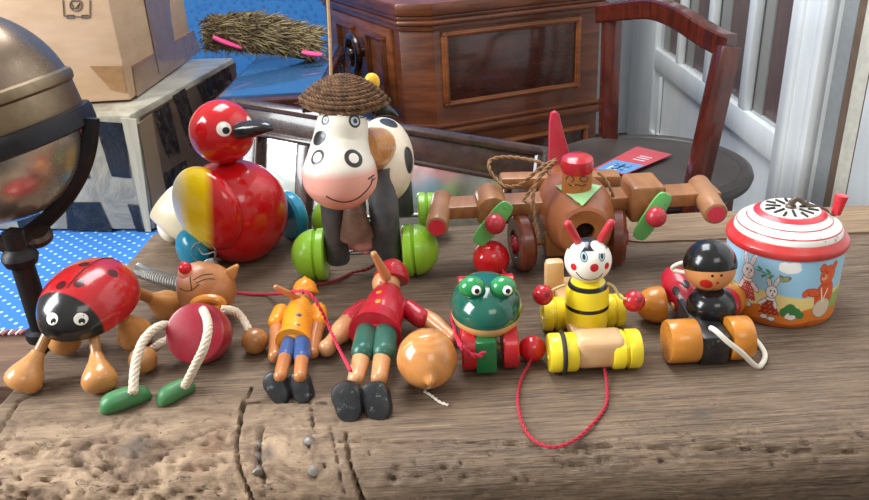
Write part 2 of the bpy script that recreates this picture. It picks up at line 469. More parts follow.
strip(D, yA, yB - .0, -.64, ZT, .012, .052)                 # near stile
strip(D, yB * .25 + yA * .75 , yB * .4 + yA * .6, -.64, ZT, .02, .02, .004)
strip(D, yB, yB + .03, -.64, ZT, .022, .03, .006)
strip(D, yA, yg0, zg - .07, zg, 0, .04)                     # lock rail
strip(D, yA, yg0, -.64, -.5, 0, .04)
strip(D, yA, yg0, -.55, zg - .05, -.014, .012, 0)
door = struct('door_1', D, WHITE)
for a, b in [(yg0 - .02, ymid[0] + .12)]: pass
FRm = M()
y0, y1 = yA + .06, yg0 - .08
for Y0, Y1, z0, z1 in [(y0, y1, -.5, -.485), (y1 - .02, y1, -.5, -.085 + zg)]:
    strip(FRm, Y0, Y1, z0, z1, .0, .012, .004)
obj('panel_moulding', FRm, WHITE, door)
for ym in ymid:
    Mm = M(); w_ = .016 + .008 * (2.6 - ym); strip(Mm, ym - w_, ym + w_, zg, ZT, .0, .022); obj('glazing_bar', Mm, WHITE, door)
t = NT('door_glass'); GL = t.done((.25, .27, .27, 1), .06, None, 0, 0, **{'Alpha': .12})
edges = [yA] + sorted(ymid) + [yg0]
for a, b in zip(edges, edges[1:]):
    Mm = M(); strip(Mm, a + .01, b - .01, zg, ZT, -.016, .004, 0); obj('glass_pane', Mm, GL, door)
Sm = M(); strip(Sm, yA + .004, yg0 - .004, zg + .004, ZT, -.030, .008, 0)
struct('trim_or_reflection_1', Sm, wood('6a3024', '461c14', .35, .3, (30, 30, 4), 3))  # board stands in for dark red wood reflected in the panes
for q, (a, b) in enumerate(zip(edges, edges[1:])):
    Mm = M(); strip(Mm, b - (b - a) * .30, b - .02, zg, ZT, -.0255, .004, 0); struct('trim_or_reflection_%d' % (q + 2), Mm, paint('9a978f', .6, 0))  # grey strips put the panes' pale reflection into colour
jamb = [(yC, yB, '8d9294'), (yD, yC, '6a5443'), (yE, yD, 'd9d5c4'), (yF, yE, '5a2620')]
for q, (a, b, h) in enumerate(jamb):
    Mm = M(); strip(Mm, a, b, -.64, ZT, -.01, .03, .002)
    struct('trim_or_reflection_%d' % (q + 6), Mm, paint(h, .6, 0, .3))
Mm = M(); strip(Mm, .2, yF, -.64, ZT, .006, .05, .004); struct('door_2', Mm, WHITE)
Mm = M(); ya = yh; strip(Mm, ya, ya + .045, -.64, ZT, -.02, .03, 0); struct('trim_or_reflection_10', Mm, paint('15181c', .5, 0))
# ================================================================ BACKGROUND FURNITURE
MAH = wood('7a4224', '46210f', .34, .22, (3, 3, 22), 3, .5); MAHd = wood('4e261a', '2a120c', .25, .5, (5, 5, 20), 3, .5); MAHf = wood('96552c', '5e3218', .36, .2, (3, 3, 20), 3, .5)
cab = thing('antique_cabinet', 'dark mahogany antique cabinet with a canted corner and panelled sides', 'cabinet', (.1, 1.75, -.65))
zt = .113
c0 = Q(432, 22, 1.45); c1 = P(601, 3, zt); l0 = V((-.045, 1.468, 0)); l1 = V((-.235, 1.93, 0))
for q in (c0, c1): q.z = 0
u1 = (c1 - c0).normalized(); u2 = (l1 - l0).normalized(); n1 = V((u1.y, -u1.x, 0)); n2 = V((-u2.y, u2.x, 0)); 
if n2.x > 0: n2 = -n2
back = [c1 + V((-.12, .5, 0)), l1 + V((.05, .25, 0))]
foot = [c0, c1, back[0], back[1], l1, l0]
def cprism(Mx, z0, z1, grow=0, bev=.002):
    cc = sum(foot, V((0, 0, 0))) / 6; o_ = []
    for p_ in foot:
        d_ = (p_ - cc); o_.append(p_ + d_.normalized() * grow)
    Mx.prism([(p_.x, p_.y) for p_ in o_], (0, 0, z0), (1, 0, 0), (0, 1, 0), (0, 0, 1), z1 - z0, bev)
C_ = M(); cprism(C_, -.62, .10); obj('carcass', C_, MAH, cab)
C_ = M(); cprism(C_, .098, .108, .008); cprism(C_, .108, .118, .018, .004); cprism(C_, .118, .126, .012, .003); cprism(C_, .126, .15, .02, .004); obj('cornice', C_, MAH, cab)
C_ = M(); cprism(C_, -.093, -.083, .008, .003); cprism(C_, -.110, -.093, .014, .005); obj('waist_moulding', C_, MAH, cab)
C_ = M(); cprism(C_, -.65, -.60, .02, .004); obj('plinth', C_, MAHd, cab)
def panel(o, u, n, a0, a1, z0, z1, fw, parent, pname='side_panel', field=None):
    """raised frame moulding + darker field on a side face"""
    R_ = Matrix((u, -n, (0, 0, 1))).transposed(); F_ = M()
    cz, cx = (z0 + z1) / 2, (a0 + a1) / 2
    for (x, z, w, h) in [(cx, z1, a1 - a0 + fw, fw), (cx, z0, a1 - a0 + fw, fw), (a0, cz, fw, z1 - z0 + fw), (a1, cz, fw, z1 - z0 + fw)]:
        F_.box(o + u * x + n * .003 + V((0, 0, z)), (w, .012, h), R_, .003)
        F_.box(o + u * x + n * .006 + V((0, 0, z)), (w if w > fw else fw * .4, .012, h if h > fw else fw * .4), R_, .002)
    ob = obj(pname, F_, MAHf, parent)
    G_ = M(); G_.box(o + u * cx + n * .001 + V((0, 0, cz)), (a1 - a0, .008, z1 - z0), R_, .001); obj('panel_field', G_, field or MAHd, ob)
    return ob
Wd = (c1 - c0).length
panel(c0, u1, n1, .022, Wd - .055, -.045, .088, .012, cab)
panel(c0, u1, n1, .022, Wd - .03, -.5, -.14, .012, cab)
# left face: two short framed panels with a ring pull between, on a drawer front
WL = (l1 - l0).length
S_ = M(); R2 = Matrix((u2, -n2, (0, 0, 1))).transposed()
S_.box(l0 + u2 * (WL * .46) + n2 * .002 + V((0, 0, .02)), (WL * .80, .012, .155), R2, .003)
dr = obj('drawer', S_, MAHf, cab)
for a0, a1 in ((.06, .155), (.255, .36)):
    F_ = M()
    for fw, k in ((.014, .008), (.006, .013)):
        cx, cz, z0, z1 = (a0 + a1) / 2, .022, -.03, .075
        for (x, z, w, h) in [(cx, z1, a1 - a0 + fw, fw), (cx, z0, a1 - a0 + fw, fw), (a0, cz, fw, z1 - z0), (a1, cz, fw, z1 - z0)]:
            F_.box(l0 + u2 * x + n2 * k + V((0, 0, z)), (w, .01, h), R2, .002)
    obj('drawer_moulding', F_, MAH, dr)
K_ = M(); kc = l0 + u2 * .205 + n2 * .03 + V((0, 0, .03)); 
K_.tube([kc + u2 * .036 * cos(a) + V((0, 0, .036 * sin(a))) for a in [2*pi*k/28 for k in range(28)]], .008, 10, closed=True)
K_.lathe([(.012, -.03), (.009, -.01), (.014, 0), (.012, .01), (0, .016)], kc, n2, 20)
K_.tube([kc + n2 * .002, kc + u2 * .03 + V((0, 0, .006))], .006, 8)
obj('ring_handle', K_, wood('3d1d12', '1e0d08', .2, .6), dr)
# chair
ch = thing('armchair', 'dark mahogany chair with curved top rail and round seat beside white door', 'chair', (.38, 1.26, -.65))
CHW = wood('5e2418', '33120c', .25, .5, (20, 20, 5), 3)
CZ = -.12
seatc = P(645, 162, CZ); 
S_ = M(); S_.lathe([(.168, -.026), (.178, -.022), (.181, -.012), (.178, -.004), (.171, 0), (.160, -.002), (.158, -.004), (0, -.004)], seatc, (0, 0, 1), 72)
t = NT('seat_leather'); n = t.noise(7, detail=6); obj('seat', S_, t.done(t.mix(t.mapr(n, .3, .7), rgb('2b2624'), rgb('463e3a')), .38, t.bump(n, .1, .001)), ch)
pb, pt = P(694, 196, CZ), Q(728, 46, 1.12); pb2 = P(608, 135, CZ); pt2 = Q(612, 14, 1.45)
def post(a, b, w, d):
    Mx = M(); ax = (b - a).normalized(); F_ = frame(ax, (0, 1, 0)); Mx.box((a + b) / 2, (w, d, (b - a).length), F_, .003); return Mx
lo = lambda a, b: a + (a - b) * 0
obj('back_post', post(pb - (pt - pb) * .12, pt, .032, .030), CHW, ch)
obj('back_post', post(pb2 - (pt2 - pb2) * .2, pt2 + V((0, 0, -.0)), .032, .034), CHW, ch)
# top rail through picture points, drawn back in depth
rail = [(731, 46, 1.115), (722, 43, 1.13), (700, 31, 1.18), (678, 17, 1.24), (655, 9, 1.31), (630, 10, 1.38), (606, 13, 1.45), (601, 14, 1.47)]
rp_ = smooth_pts([Q(*q) for q in rail], 5); Rm = M(); rws = []
for i, q in enumerate(rp_):
    tt = (rp_[min(i+1, len(rp_)-1)] - rp_[max(i-1, 0)]).normalized(); sd = V((tt.y, -tt.x, 0)).normalized(); upv = sd.cross(tt).normalized()
    if upv.z < 0: upv = -upv
    w, h = .012, .0165
    rws.append([q + sd * w * a + upv * h * b for a, b in [(-1, -.8), (-.8, -1), (.8, -1), (1, -.8), (1, .8), (.8, 1), (-.8, 1), (-1, .8)]])
Rm.grid(rws, 0, True, True, True); obj('top_rail', Rm, CHW, ch, 30)
for a in (200, 340, 30, 120):
    q = seatc + V((.135 * cos(radians(a)), .135 * sin(radians(a)), -.03)); Mx = M(); Mx.box(q + V((0, 0, -.245)), (.03, .03, .49), None, .003); obj('leg', Mx, CHW, ch)
q = M(); q.tube([seatc + V((.135 * cos(a), .135 * sin(a), -.04)) for a in [2*pi*k/48 for k in range(48)]], .018, 8, closed=True); obj('seat_ring', q, CHW, ch)
# card on the seat
cz = CZ + .0015
A_, B_, C2, D2 = P(592, 170, cz), P(637, 147, cz), P(672, 155, cz), P(625, 175, cz)
Mx = M(); Mx.add([A_, B_, C2, D2] + [v + V((0, 0, .0012)) for v in (A_, B_, C2, D2)], [(0, 3, 2, 1), (4, 5, 6, 7), (0, 1, 5, 4), (1, 2, 6, 5), (2, 3, 7, 6), (3, 0, 4, 7)])
def bil(u, v): return (A_ * (1-u) * (1-v) + B_ * u * (1-v) + C2 * u * v + D2 * (1-u) * v) + V((0, 0, .0016))
def patch(u0, u1, v0, v1, mi): Mx.add([bil(u0, v0), bil(u1, v0), bil(u1, v1), bil(u0, v1)], [(0, 1, 2, 3)], mi)
patch(.02, .42, .08, .98, 1)
for a, b in ((.1, .14), (.22, .26)): patch(a, b, .3, .8, 2)
for v in (.3, .5, .7): patch(.08, .33, v, v + .07, 2)
for u in (.55, .63, .7): patch(u, u + .02, .45, .8, 2)
single('booklet', 'red and blue printed card lying on the round chair seat', 'card', seatc + V((0, 0, .002)), Mx, [paint('b5404a', .35, .2), paint('5a8cc0', .35, .2), paint('dfe6ee', .35, .2)])
# bench under the blue cloth
BZ = -.15
BN = M(); BN.box((-.805, 1.18, BZ - .031), (.90, .92, .05), None, .004)
bench = thing('low_bench', 'brown wooden bench under the blue dotted cloth at left', 'bench', (-.8, 1.18, -.65))
obj('bench_top', BN, wood('7c5f4c', '553e30', .6, .05), bench)
for x, y in ((-1.2, .8), (-.42, .8), (-1.2, 1.58), (-.42, 1.58)): obj('leg', M().box((x, y, -.43), (.06, .06, .44), None, .004), MAHd, bench)
t = NT('blue_dotted_cloth'); vo = t.node('TexVoronoi'); t.put(vo, 'Scale', 62.); t.put(vo, 'Randomness', 0.0); 
mp = t.node('Mapping'); t.put(mp, 'Vector', t.tc.outputs['Object']); t.put(mp, 'Rotation', (0, 0, .75)); t.put(mp, 'Scale', (1, 1, 0)); t.put(vo, 'Vector', mp.outputs[0])
c = t.mix(t.mapr(vo.outputs[0], .19, .12), rgb('2f6cb2'), rgb('a9cdf0')); n = t.noise(500, detail=2)
CL = M(); rws = []
for j in range(60):
    r_ = []
    for i in range(80):
        x = -1.25 + .895 * i / 79; y = .835 - .02 * (x + .55) + .76 * j / 59
        r_.append(V((x, y, BZ + .0008 * noise.noise(V((x * 9, y * 9, 0))))))
    rws.append(r_)
CL.grid([[v - V((0, 0, .004)) for v in rws[0]]] + rws, 0, False)
cl = single('blue_cloth', 'light blue cloth with white dots under the taped boxes', 'cloth', (-.8, 1.2, BZ), CL, t.done(c, .8, t.bump(n, .3, .0005)))
setorg((-.8, 1.2, BZ)); FG = M()
for k in range(110):
    x = -.96 + .62 * k / 110; y0_ = .834 - .02 * (x + .55)
    FG.tube([V((x, y0_ + .002, BZ + .001)), V((x + random.uniform(-.002, .002), y0_ - .009, BZ + .0015))], .0016, 5, k % 2)
fo = obj('fringe', FG, [cord_mat('e8e2d8'), cord_mat('b85c58')], cl); fo['label'] = 'red and white fringed hem'
# boxes
def carton(name, label, c4, z0, z1, mats, marks=None):
    pass
zb = .046
f0 = P(156, 232, BZ); f0 = V((f0.x, f0.y, 0)); fr_ = P(235, 57, zb); fr_.z = 0; fl_ = P(60, 228, BZ); fl_.z = 0
ur = (fr_ - f0).normalized(); ul = V((-ur.y, ur.x, 0)); 
BZ1 = BZ + .003
def obox(Mx, o, a, b, la, lb, z0, z1, bev=.006, mi=0):
    cc = o + a * la / 2 + b * lb / 2; Mx.box(V((cc.x, cc.y, (z0 + z1) / 2)), (la, lb, z1 - z0), Matrix((a, b, (0, 0, 1))).transposed(), bev, mi)
LB = M(); obox(LB, f0, ur, ul, .45, .42, BZ1, zb)
lb = thing('wrapped_box', 'large box wrapped in cream tape with black plastic patches, beneath the cardboard box', 'box', (f0.x - .1, f0.y + .2, BZ1))
t = NT('taped_wrap'); n = t.noise(9, (1, 1, 1), 6, .7, 1.5); 
obj('carton', LB, t.done(t.mix(t.mapr(n, .35, .7), rgb('a9a18e'), rgb('7b7466')), .3, t.bump(n, .6, .006), coat=.4), lb)
t = NT('black_plastic'); n = t.noise(26, (1, 2.5, 1), 5, .75, 2); BLK = t.done(rgb('11161e'), .16, t.bump(n, 1, .02), coat=.5)
nl_ = -ur; nr_ = -ul                       # outward normals of left-front face (spanned by ul) and right face (spanned by ur)
if nr_.x < 0: nr_ = -nr_
def facepix(x, y, o, n):
    d = ray(x, y); tt = (o - CAM).dot(n) / d.dot(n); return CAM + d * tt
def quadpatch(pix, o, n, off=.0012, mat=None, nm='tape_patch', par=None, sub=10):
    q = [facepix(x, y, o, n) + n * off for x, y in pix]; Mx = M(); rr = []
    for j in range(sub + 1):
        rr.append([])
        for i in range(sub + 1):
            u, v = i / sub, j / sub; rr[-1].append(q[0]*(1-u)*(1-v) + q[1]*u*(1-v) + q[2]*u*v + q[3]*(1-u)*v + n * (.0012 * random.random()))
    Mx.grid([[v - n * .0035 for v in rr[0]]] + rr + [[v - n * .0035 for v in rr[-1]]], 0, False); return obj(nm, Mx, mat, par)
for pix in [[(95, 121), (124, 123), (131, 178), (112, 176)], [(66, 202), (100, 202), (113, 231), (68, 230)], [(14, 212), (37, 204), (44, 228), (20, 228)], [(128, 204), (138, 205), (144, 231), (137, 231)], [(70, 150), (84, 160), (90, 178), (72, 178)]]:
    quadpatch(pix, f0, nl_, mat=BLK, par=lb, nm='black_patch')
quadpatch([(122, 118), (137, 119), (152, 231), (146, 231)], f0, nl_, off=.002, mat=paint('aaa18c', .35, .3), par=lb, nm='tape_strip')
quadpatch([(139, 117), (235, 62), (243, 150), (158, 232)], f0, nr_, off=.0006, mat=paint('5d4a3b', .35, .4, .3), par=lb, nm='brown_side_wrap')
BLK = paint('221f20', .25, .5, .25)
for pix in [[(152, 112), (168, 102), (180, 152), (167, 160)], [(172, 96), (184, 88), (200, 140), (190, 148)], [(196, 86), (228, 66), (240, 110), (214, 128)], [(160, 175), (185, 160), (190, 190), (166, 205)]]:
    quadpatch(pix, f0, nr_, mat=BLK, par=lb, nm='black_patch')
quadpatch([(137, 124), (150, 114), (170, 222), (156, 233)], f0, nr_, off=.002, mat=paint('8a745c', .35, .3), par=lb, nm='tape_strip')
# cardboard box on top: front corner at pixel (131,100)
zb2 = zb + .004
g0 = P(131, 100, zb2); g0 = V((g0.x, g0.y, 0)); ur2 = (P(200, 50, zb2) - P(131, 100, zb2)); ur2.z = 0; ur2.normalize()
ul2 = V((-ur2.y, ur2.x, 0)); ul2 = (ul2 - ur2 * .08).normalized()
CB_ = M(); obox(CB_, g0, ur2, V((-ur2.y, ur2.x, 0)), .40, .34, zb2, zb2 + .26, .003)
cb = thing('cardboard_box', 'plain brown cardboard box with printed stamp on top of the taped box', 'box', (g0.x, g0.y + .1, zb2))
t = NT('cardboard'); n = t.noise(14, (1, 1, 3), 5); obj('carton', CB_, t.done(t.mix(t.mapr(n, .3, .7), rgb('cfae8e'), rgb('bd9b78')), .7, t.bump(n, .1, .001)), cb)
nf = -ur2; nrr = V((ur2.y, -ur2.x, 0))
TAPE = NT('brown_tape'); n = TAPE.noise(20); TAPE = TAPE.done(TAPE.mix(TAPE.mapr(n, .3, .7), rgb('9a7550'), rgb('8a6848')), .18, TAPE.bump(n, .4, .003), coat=.6)
quadpatch([(131, 66), (193, 30), (200, 51), (136, 97)], g0, nrr, mat=TAPE, par=cb, nm='tape_strip', off=.001)
quadpatch([(143, -2), (168, -2), (176, 62), (158, 74)], g0, nrr, mat=TAPE, par=cb, nm='tape_strip', off=.0016)
quadpatch([(90, 66), (122, 66), (127, 93), (112, 90)], g0, nf, mat=TAPE, par=cb, nm='tape_strip', off=.001)
ST = M()
def fp(x, y): return facepix(x, y, g0, nf) + nf * .0008
for seg_ in [[(63, 0), (64, 16), (90, 17), (90, 0)], [(67, 15), (74, 15), (74, 18), (67, 18), (67, 15)], [(82, 15), (88, 15), (88, 18), (82, 18), (82, 15)], [(71, 3), (75, 9), (80, 3), (78, 8), (72, 8)], [(72, 1), (79, 1)]]:
    ST.tube([fp(*q) for q in seg_], .0010, 5)
ST.tube([fp(76 + 6 * cos(a), 5 + 6 * sin(a)) for a in [2*pi*k/16 for k in range(16)]], .001, 5, closed=True)
obj('printed_stamp', ST, paint('6a5c50', .7, 0), cb)
# side table with blue top, fur bundle
sd = thing('side_table', 'low dark side table with glossy blue top behind the taped box', 'table', (-.27, 1.42, -.65))
tp = M(); tp.box((-.248, 1.375, .040), (.170, .45, .03), None, .004); obj('table_frame', tp, MAHd, sd)
tp = M(); tp.box((-.248, 1.380, .056), (.150, .42, .006), None, .001); t = NT('blue_glass_top'); n = t.noise(3); obj('table_top', tp, t.done(t.mix(n, rgb('264a6e'), rgb('32587e')), .12, None, coat=.5), sd)
for x in (-.315, -.18):
    for y in (1.18, 1.57): obj('leg', M().box((x, y, -.3125), (.03, .03, .675), None, .003), MAHd, sd)
fur = thing('dried_grass_bundle', 'shaggy olive-brown grass bundle with pink ribbons on the blue side table', 'bundle', (-.29, 1.45, .0))
Fm = M(); random.seed(3)
A0, A1 = Q(206, 38, 1.42), Q(318, 47, 1.44)
Fm.tube(smooth_pts([A0, A0.lerp(A1, .3) + V((0, 0, .012)), A0.lerp(A1, .7) + V((0, 0, .01)), A1], 5), [.022, .024, .028, .032, .035, .036, .037, .038, .038, .037, .036, .036, .035, .034, .032, .028], 18, flat=.85)
for k in range(2600):
    s_ = random.random(); a = random.uniform(-.5, 3.6); R_ = .043 * (0.75 + .3 * sin(pi * min(1, s_ + .1)))
    c = A0.lerp(A1, s_) + V((0, 0, .008 * sin(pi * s_))); b0 = c + V((0, cos(a) * R_, sin(a) * R_ * .85)); dr_ = V((random.uniform(-.014, .032), cos(a) * .010 + random.uniform(-.006, .004), sin(a) * .007 - random.uniform(-.004, .014)))
    Fm.tube([b0, b0 + dr_ * .5 + V((0, 0, .001)), b0 + dr_], [.0012, .0011, .0003], 3, k % 3)
obj('grass', Fm, [cord_mat('7d6c48'), cord_mat('9c8a60'), cord_mat('5b4b34')], fur, kind='stuff')
for pix in ([(213, 37), (224, 42), (242, 48)], [(302, 52), (312, 54), (322, 55)]):
    Mx = M(); Mx.tube(smooth_pts([Q(x, y, 1.372) for x, y in pix], 5), [.006 + .003 * sin(pi * k / 10) for k in range(11)], 10, flat=.5); obj('ribbon', Mx, paint('e0407c', .5, .1), fur)['label'] = 'bright pink ribbon'
# hanging cane
Mx = M(); Mx.tube(smooth_pts([Q(328, -30, 1.02), Q(328, 0, 1.02), Q(330, 40, 1.01), Q(331, 80, 1.0), Q(331, 96, 1.0), V((Q(331, 96, 1.0).x, 1.01, -.2)), V((Q(331, 96, 1.0).x, 1.02, -.648))], 4), .0024, 8)
single('cane_stick', 'thin pale cane upright behind the toy cow straw hat', 'cane', V((Q(331, 96, 1.0).x, 1.02, -.65)), Mx, wood('c9a070', '9a7448'))
# mirror frame leaning behind the table
mir = thing('mirror', 'dark wooden framed mirror leaning behind the beam', 'mirror', (-.06, .93, -.16))
TL, TR = Q(234, 97, 1.0), Q(547, 147, .80)
um = (TR - TL).normalized(); LW = (TR - TL).length
nm = um.cross(V((0, 0, 1))).normalized(); tilt = (V((0, 0, -1)) + nm * .30).normalized()     # down the frame, leaning
nf2 = um.cross(-tilt).normalized()
if nf2.dot(CAM - TL) < 0: nf2 = -nf2
MR = Matrix((um, nf2, -tilt)).transposed()
MH = .24; fw = .046
DKW = wood('4a332c', '2b1c18', .28, .5, (20, 20, 20), 2)
def mbox(Mx, a0, a1, d0, d1, n0, n1, bev=.003):
    Mx.box(TL + um * (a0 + a1) / 2 + tilt * (d0 + d1) / 2 + nf2 * (n0 + n1) / 2, (a1 - a0, n1 - n0, d1 - d0), MR, bev)
for (a0, a1, d0, d1, hz) in [(0, LW, 0, fw, 1), (0, LW, MH - fw, MH, 1), (0, fw, fw * .9, MH - fw * .9, 0), (LW - fw, LW, fw * .9, MH - fw * .9, 0)]:
    Mx = M(); mbox(Mx, a0, a1, d0, d1, -.016, .0)
    if hz:
        s0, s1 = (d0, d0 + .012) if d0 == 0 else (d1 - .012, d1); i0, i1 = (d1 - .007, d1) if d0 == 0 else (d0, d0 + .007)
        mbox(Mx, a0, a1, s0, s1, -.016, .011, .005); mbox(Mx, a0 + fw - .008, a1 - fw + .008, i0, i1, -.012, .006, .003)
    else:
        s0, s1 = (a0, a0 + .012) if a0 == 0 else (a1 - .012, a1); i0, i1 = (a1 - .007, a1) if a0 == 0 else (a0, a0 + .007)
        mbox(Mx, s0, s1, .002, MH - .002, -.016, .010, .005); mbox(Mx, i0, i1, d0, d1, -.012, .006, .003)
    obj('frame_rail' if hz else 'frame_stile', Mx, DKW, mir)
Mx = M(); mbox(Mx, LW * .24, LW * .24 + .02, fw, MH - fw, -.012, .003, .002); obj('frame_stile', Mx, DKW, mir)
Mx = M(); mbox(Mx, fw - .005, LW - fw + .005, fw - .005, MH - fw + .005, -.014, -.006, 0)
t = NT('mirror_glass'); n = t.noise(30, detail=5, rough=.7); obj('glass', Mx, t.done(t.mix(t.mapr(n, .5, .75, 0, .5), rgb('d8dcd6'), rgb('8f968c')), .2, t.bump(t.noise(6, detail=3), .35, .01), 1), mir)
# ================================================================ GLOBE LAMP
gl = thing('globe_stand', 'tarnished metal globe held in a black cradle on a dark pole', 'globe', (-.335, .56, -.15))
gc = Q(-25, 110, .60); gr_ = rp(96, gc); GA = V((-.22, .03, 1)).normalized()      # tilted axis
pr = [(gr_ * cos(a), gr_ * sin(a)) for a in [radians(3 + 87 * k / 24) for k in range(25)]]
Mx = M(); Mx.lathe(pr, gc, GA, 72); obj('upper_shell', Mx, metal('8a7663', .28, .75, '4a4038', .5), gl)
Mx = M(); pr = [(gr_ * .995 * cos(a), gr_ * .93 * sin(a) - .022) for a in [radians(-90 + 86 * k / 24) for k in range(25)]]; Mx.lathe(pr, gc, GA, 72); obj('lower_bowl', Mx, metal('b7b2a8', .25, .8, '57524a', .5), gl)
Mx = M(); Mx.lathe([(gr_*.99, -.024), (gr_*1.0, -.022), (gr_*1.0, .0), (gr_*1.03, .002), (gr_*1.04, .006), (gr_*1.03, .0095), (gr_*1.0, .011), (gr_*.97, .012)], gc, GA, 72); obj('rim_band', Mx, metal('8d7a62', .35, .85), gl)
Mx = M(); Mx.lathe([(gr_*1.01, -.036), (gr_*1.07, -.034), (gr_*1.075, -.024), (gr_*1.06, -.020), (gr_*1.01, -.019)], gc, GA, 72); BLM = metal('26262a', .4, .6, '4a3c30', .4); obj('support_ring', Mx, BLM, gl)
cp = [(91, 118), (89, 145), (81, 172), (66, 198), (47, 219), (30, 232), (20, 238)]
Mx = M(); cpts = smooth_pts([Q(x, y, .60 - .003 * i) for i, (x, y) in enumerate(cp)], 5); Mx.tube(cpts, .0042, 10, flat=1.6)
obj('cradle_arm', Mx, BLM, gl)
Mx = M(); pk = Q(12, 244, .565); top_ = V((pk.x, .56, .13)); 
pole = V((P(42, 345, 0).x, .55, 0)); 
Mx.lathe([(.026, -.15), (.026, -.145), (.012, -.138), (.0095, -.12), (.009, -.02), (.0095, .0), (.0135, .003), (.0145, .007), (.0135, .011), (.0095, .013), (.009, .016), (.0088, .07), (.012, .072), (.014, .078), (.012, .083), (.008, .086), (.008, .10), (0, .104)], V((pole.x, .55, 0)), (0, 0, 1), 28)
obj('pole', Mx, BLM, gl)
Mx = M(); kq = Q(36, 236, .575); Mx.lathe([(0, -.006), (.010, -.0055), (.013, -.002), (.013, .002), (.010, .005), (0, .006)], kq, (.2, -.3, 1), 24)
Mx.tube([kq, V((pole.x, .55, .080)), V((pole.x - .02, .553, .095))], .006, 10); obj('clamp_knob', Mx, metal('4a3c34', .4, .7), gl)
# ================================================================ TOYS
BEECH = wood('d49a5e', 'b87a40', .28, .5, (14, 14, 14), 2, .3); BEECHd = wood('c08850', '96602f', .3, .45, (14, 14, 14), 2, .4)
PALE = wood('e0b98c', 'c99a68', .4, .2, (14, 14, 30), 2, .3); ORW = wood('d08a35', 'b8701f', .3, .45, (10, 30, 30), 2, .3)
RED = paint('c4121c', .22, .6); DRED = paint('b21830', .25, .5); BLACK = paint('0b0c0f', .25, .5, .08); WHITEp = paint('f0ebe0', .3, .4)
YEL = paint('f0d72a', .28, .5, .06); GRN = paint('0f5a48', .22, .6)
def base(x, y):
    p = P(x, y, 0); return V((p.x, p.y, 0.0008))
# ---------------------------------------------------------------- ladybird
th = thing('ladybug_toy', 'red and black wooden ladybug with pear-shaped wooden feet at left end of beam', 'toy', base(88, 372))
Cc = P(90, 302, .048); fwd = V((-.30, -.95, 0)).normalized(); sdv = V((-fwd.y, fwd.x, 0)); tl = V((0, 0, 1)) - fwd * .30; 
fz_ = (fwd - V((0, 0, 1)) * .16).normalized(); up_ = sdv.cross(fz_); up_ = -up_ if up_.z < 0 else up_
rollax = Matrix.Rotation(radians(-9), 3, fz_); sdr = rollax @ sdv; up_ = rollax @ up_
LR = Matrix((sdr, fz_, up_)).transposed()
SH = M(); SH.ell(Cc, (.0345, .043, .0305), LR, 0, 64, 24, -6, 90)
b = SH.bvh()
marks = [('h', Cc + fz_ * .0235 + up_ * 0, fz_ + up_ * .05, '0b0c0f', .0006)]
for x, y, r in [(79, 283, .0042), (113, 273, .0042), (61, 285, .004), (84, 264, .004), (118, 297, .002)]:
    h = hit(b, x, y)
    if h is not None and r > .003: marks.append(('b', h, r, '4a1014'))
shell = obj('shell', SH, paint('b2121a', .2, .7, .1, marks), th)
SE = M(); Lp = [Cc + LR @ V((0, .043 * cos(a), .0306 * sin(a))) for a in [radians(q) for q in range(66, 176, 4)]]
SE.tube(Lp, .0006, 5); obj('wing_seam', SE, paint('6a1216', .4, 0), shell)
EY = M(); 
for x, y, px_ in ((52, 319, 54), (81, 319, 82)):
    dot(EY, b, x, y, 6.8, 0, 6.4, .06); dot(EY, b, px_, y + 2.8, 3.9, 1, None, .16); dot(EY, b, px_, y + 4.4, 1.5, 0, None, .6)
obj('eyes', EY, [WHITEp, BLACK], shell)
BT = M(); BT.ell(Cc, (.031, .039, .006), LR, 0, 40, 10, -90, 20); obj('belly', BT, BEECHd, th)
def pearleg(top, foot, par, r=21, neck=7.5):
    """top, foot = (px,py,z); the foot is a pear whose round end is down"""
    a, b_ = P(*top), P(*foot); ax = (b_ - a); R = rp(r, b_); L_ = ax.length; u = ax / L_
    Nn = M(); q = rp(neck, a); Nn.lathe([(q * .9, 0), (q * .8, L_ * .3), (q * .8, L_ * .80)], a, u, 20); lg = obj('leg', Nn, BEECHd, par)
    Ft = M(); H = R * 2.35; s0 = b_ + u * R * .0 - u * (H - R)
    prof = [(R * f, H * h) for f, h in [(.0, -.005), (.26, 0), (.36, .02), (.40, .10), (.50, .22), (.70, .38), (.90, .54), (1, .70), (.97, .80), (.86, .89), (.65, .96), (.35, .995), (0, 1.0)]]
    Ft.lathe(prof, s0, u, 32); obj('foot', Ft, BEECH, lg); return lg
pearleg((52, 326, .040), (27, 374, .0140), th, 18.5, 6.5); pearleg((92, 324, .040), (99, 375, .0135), th, 17.5, 6.5)
pearleg((60, 322, .040), (64, 338, .016), th, 16); pearleg((117, 308, .044), (133, 331, .014), th, 18); pearleg((132, 290, .040), (163, 304, .013), th, 16)
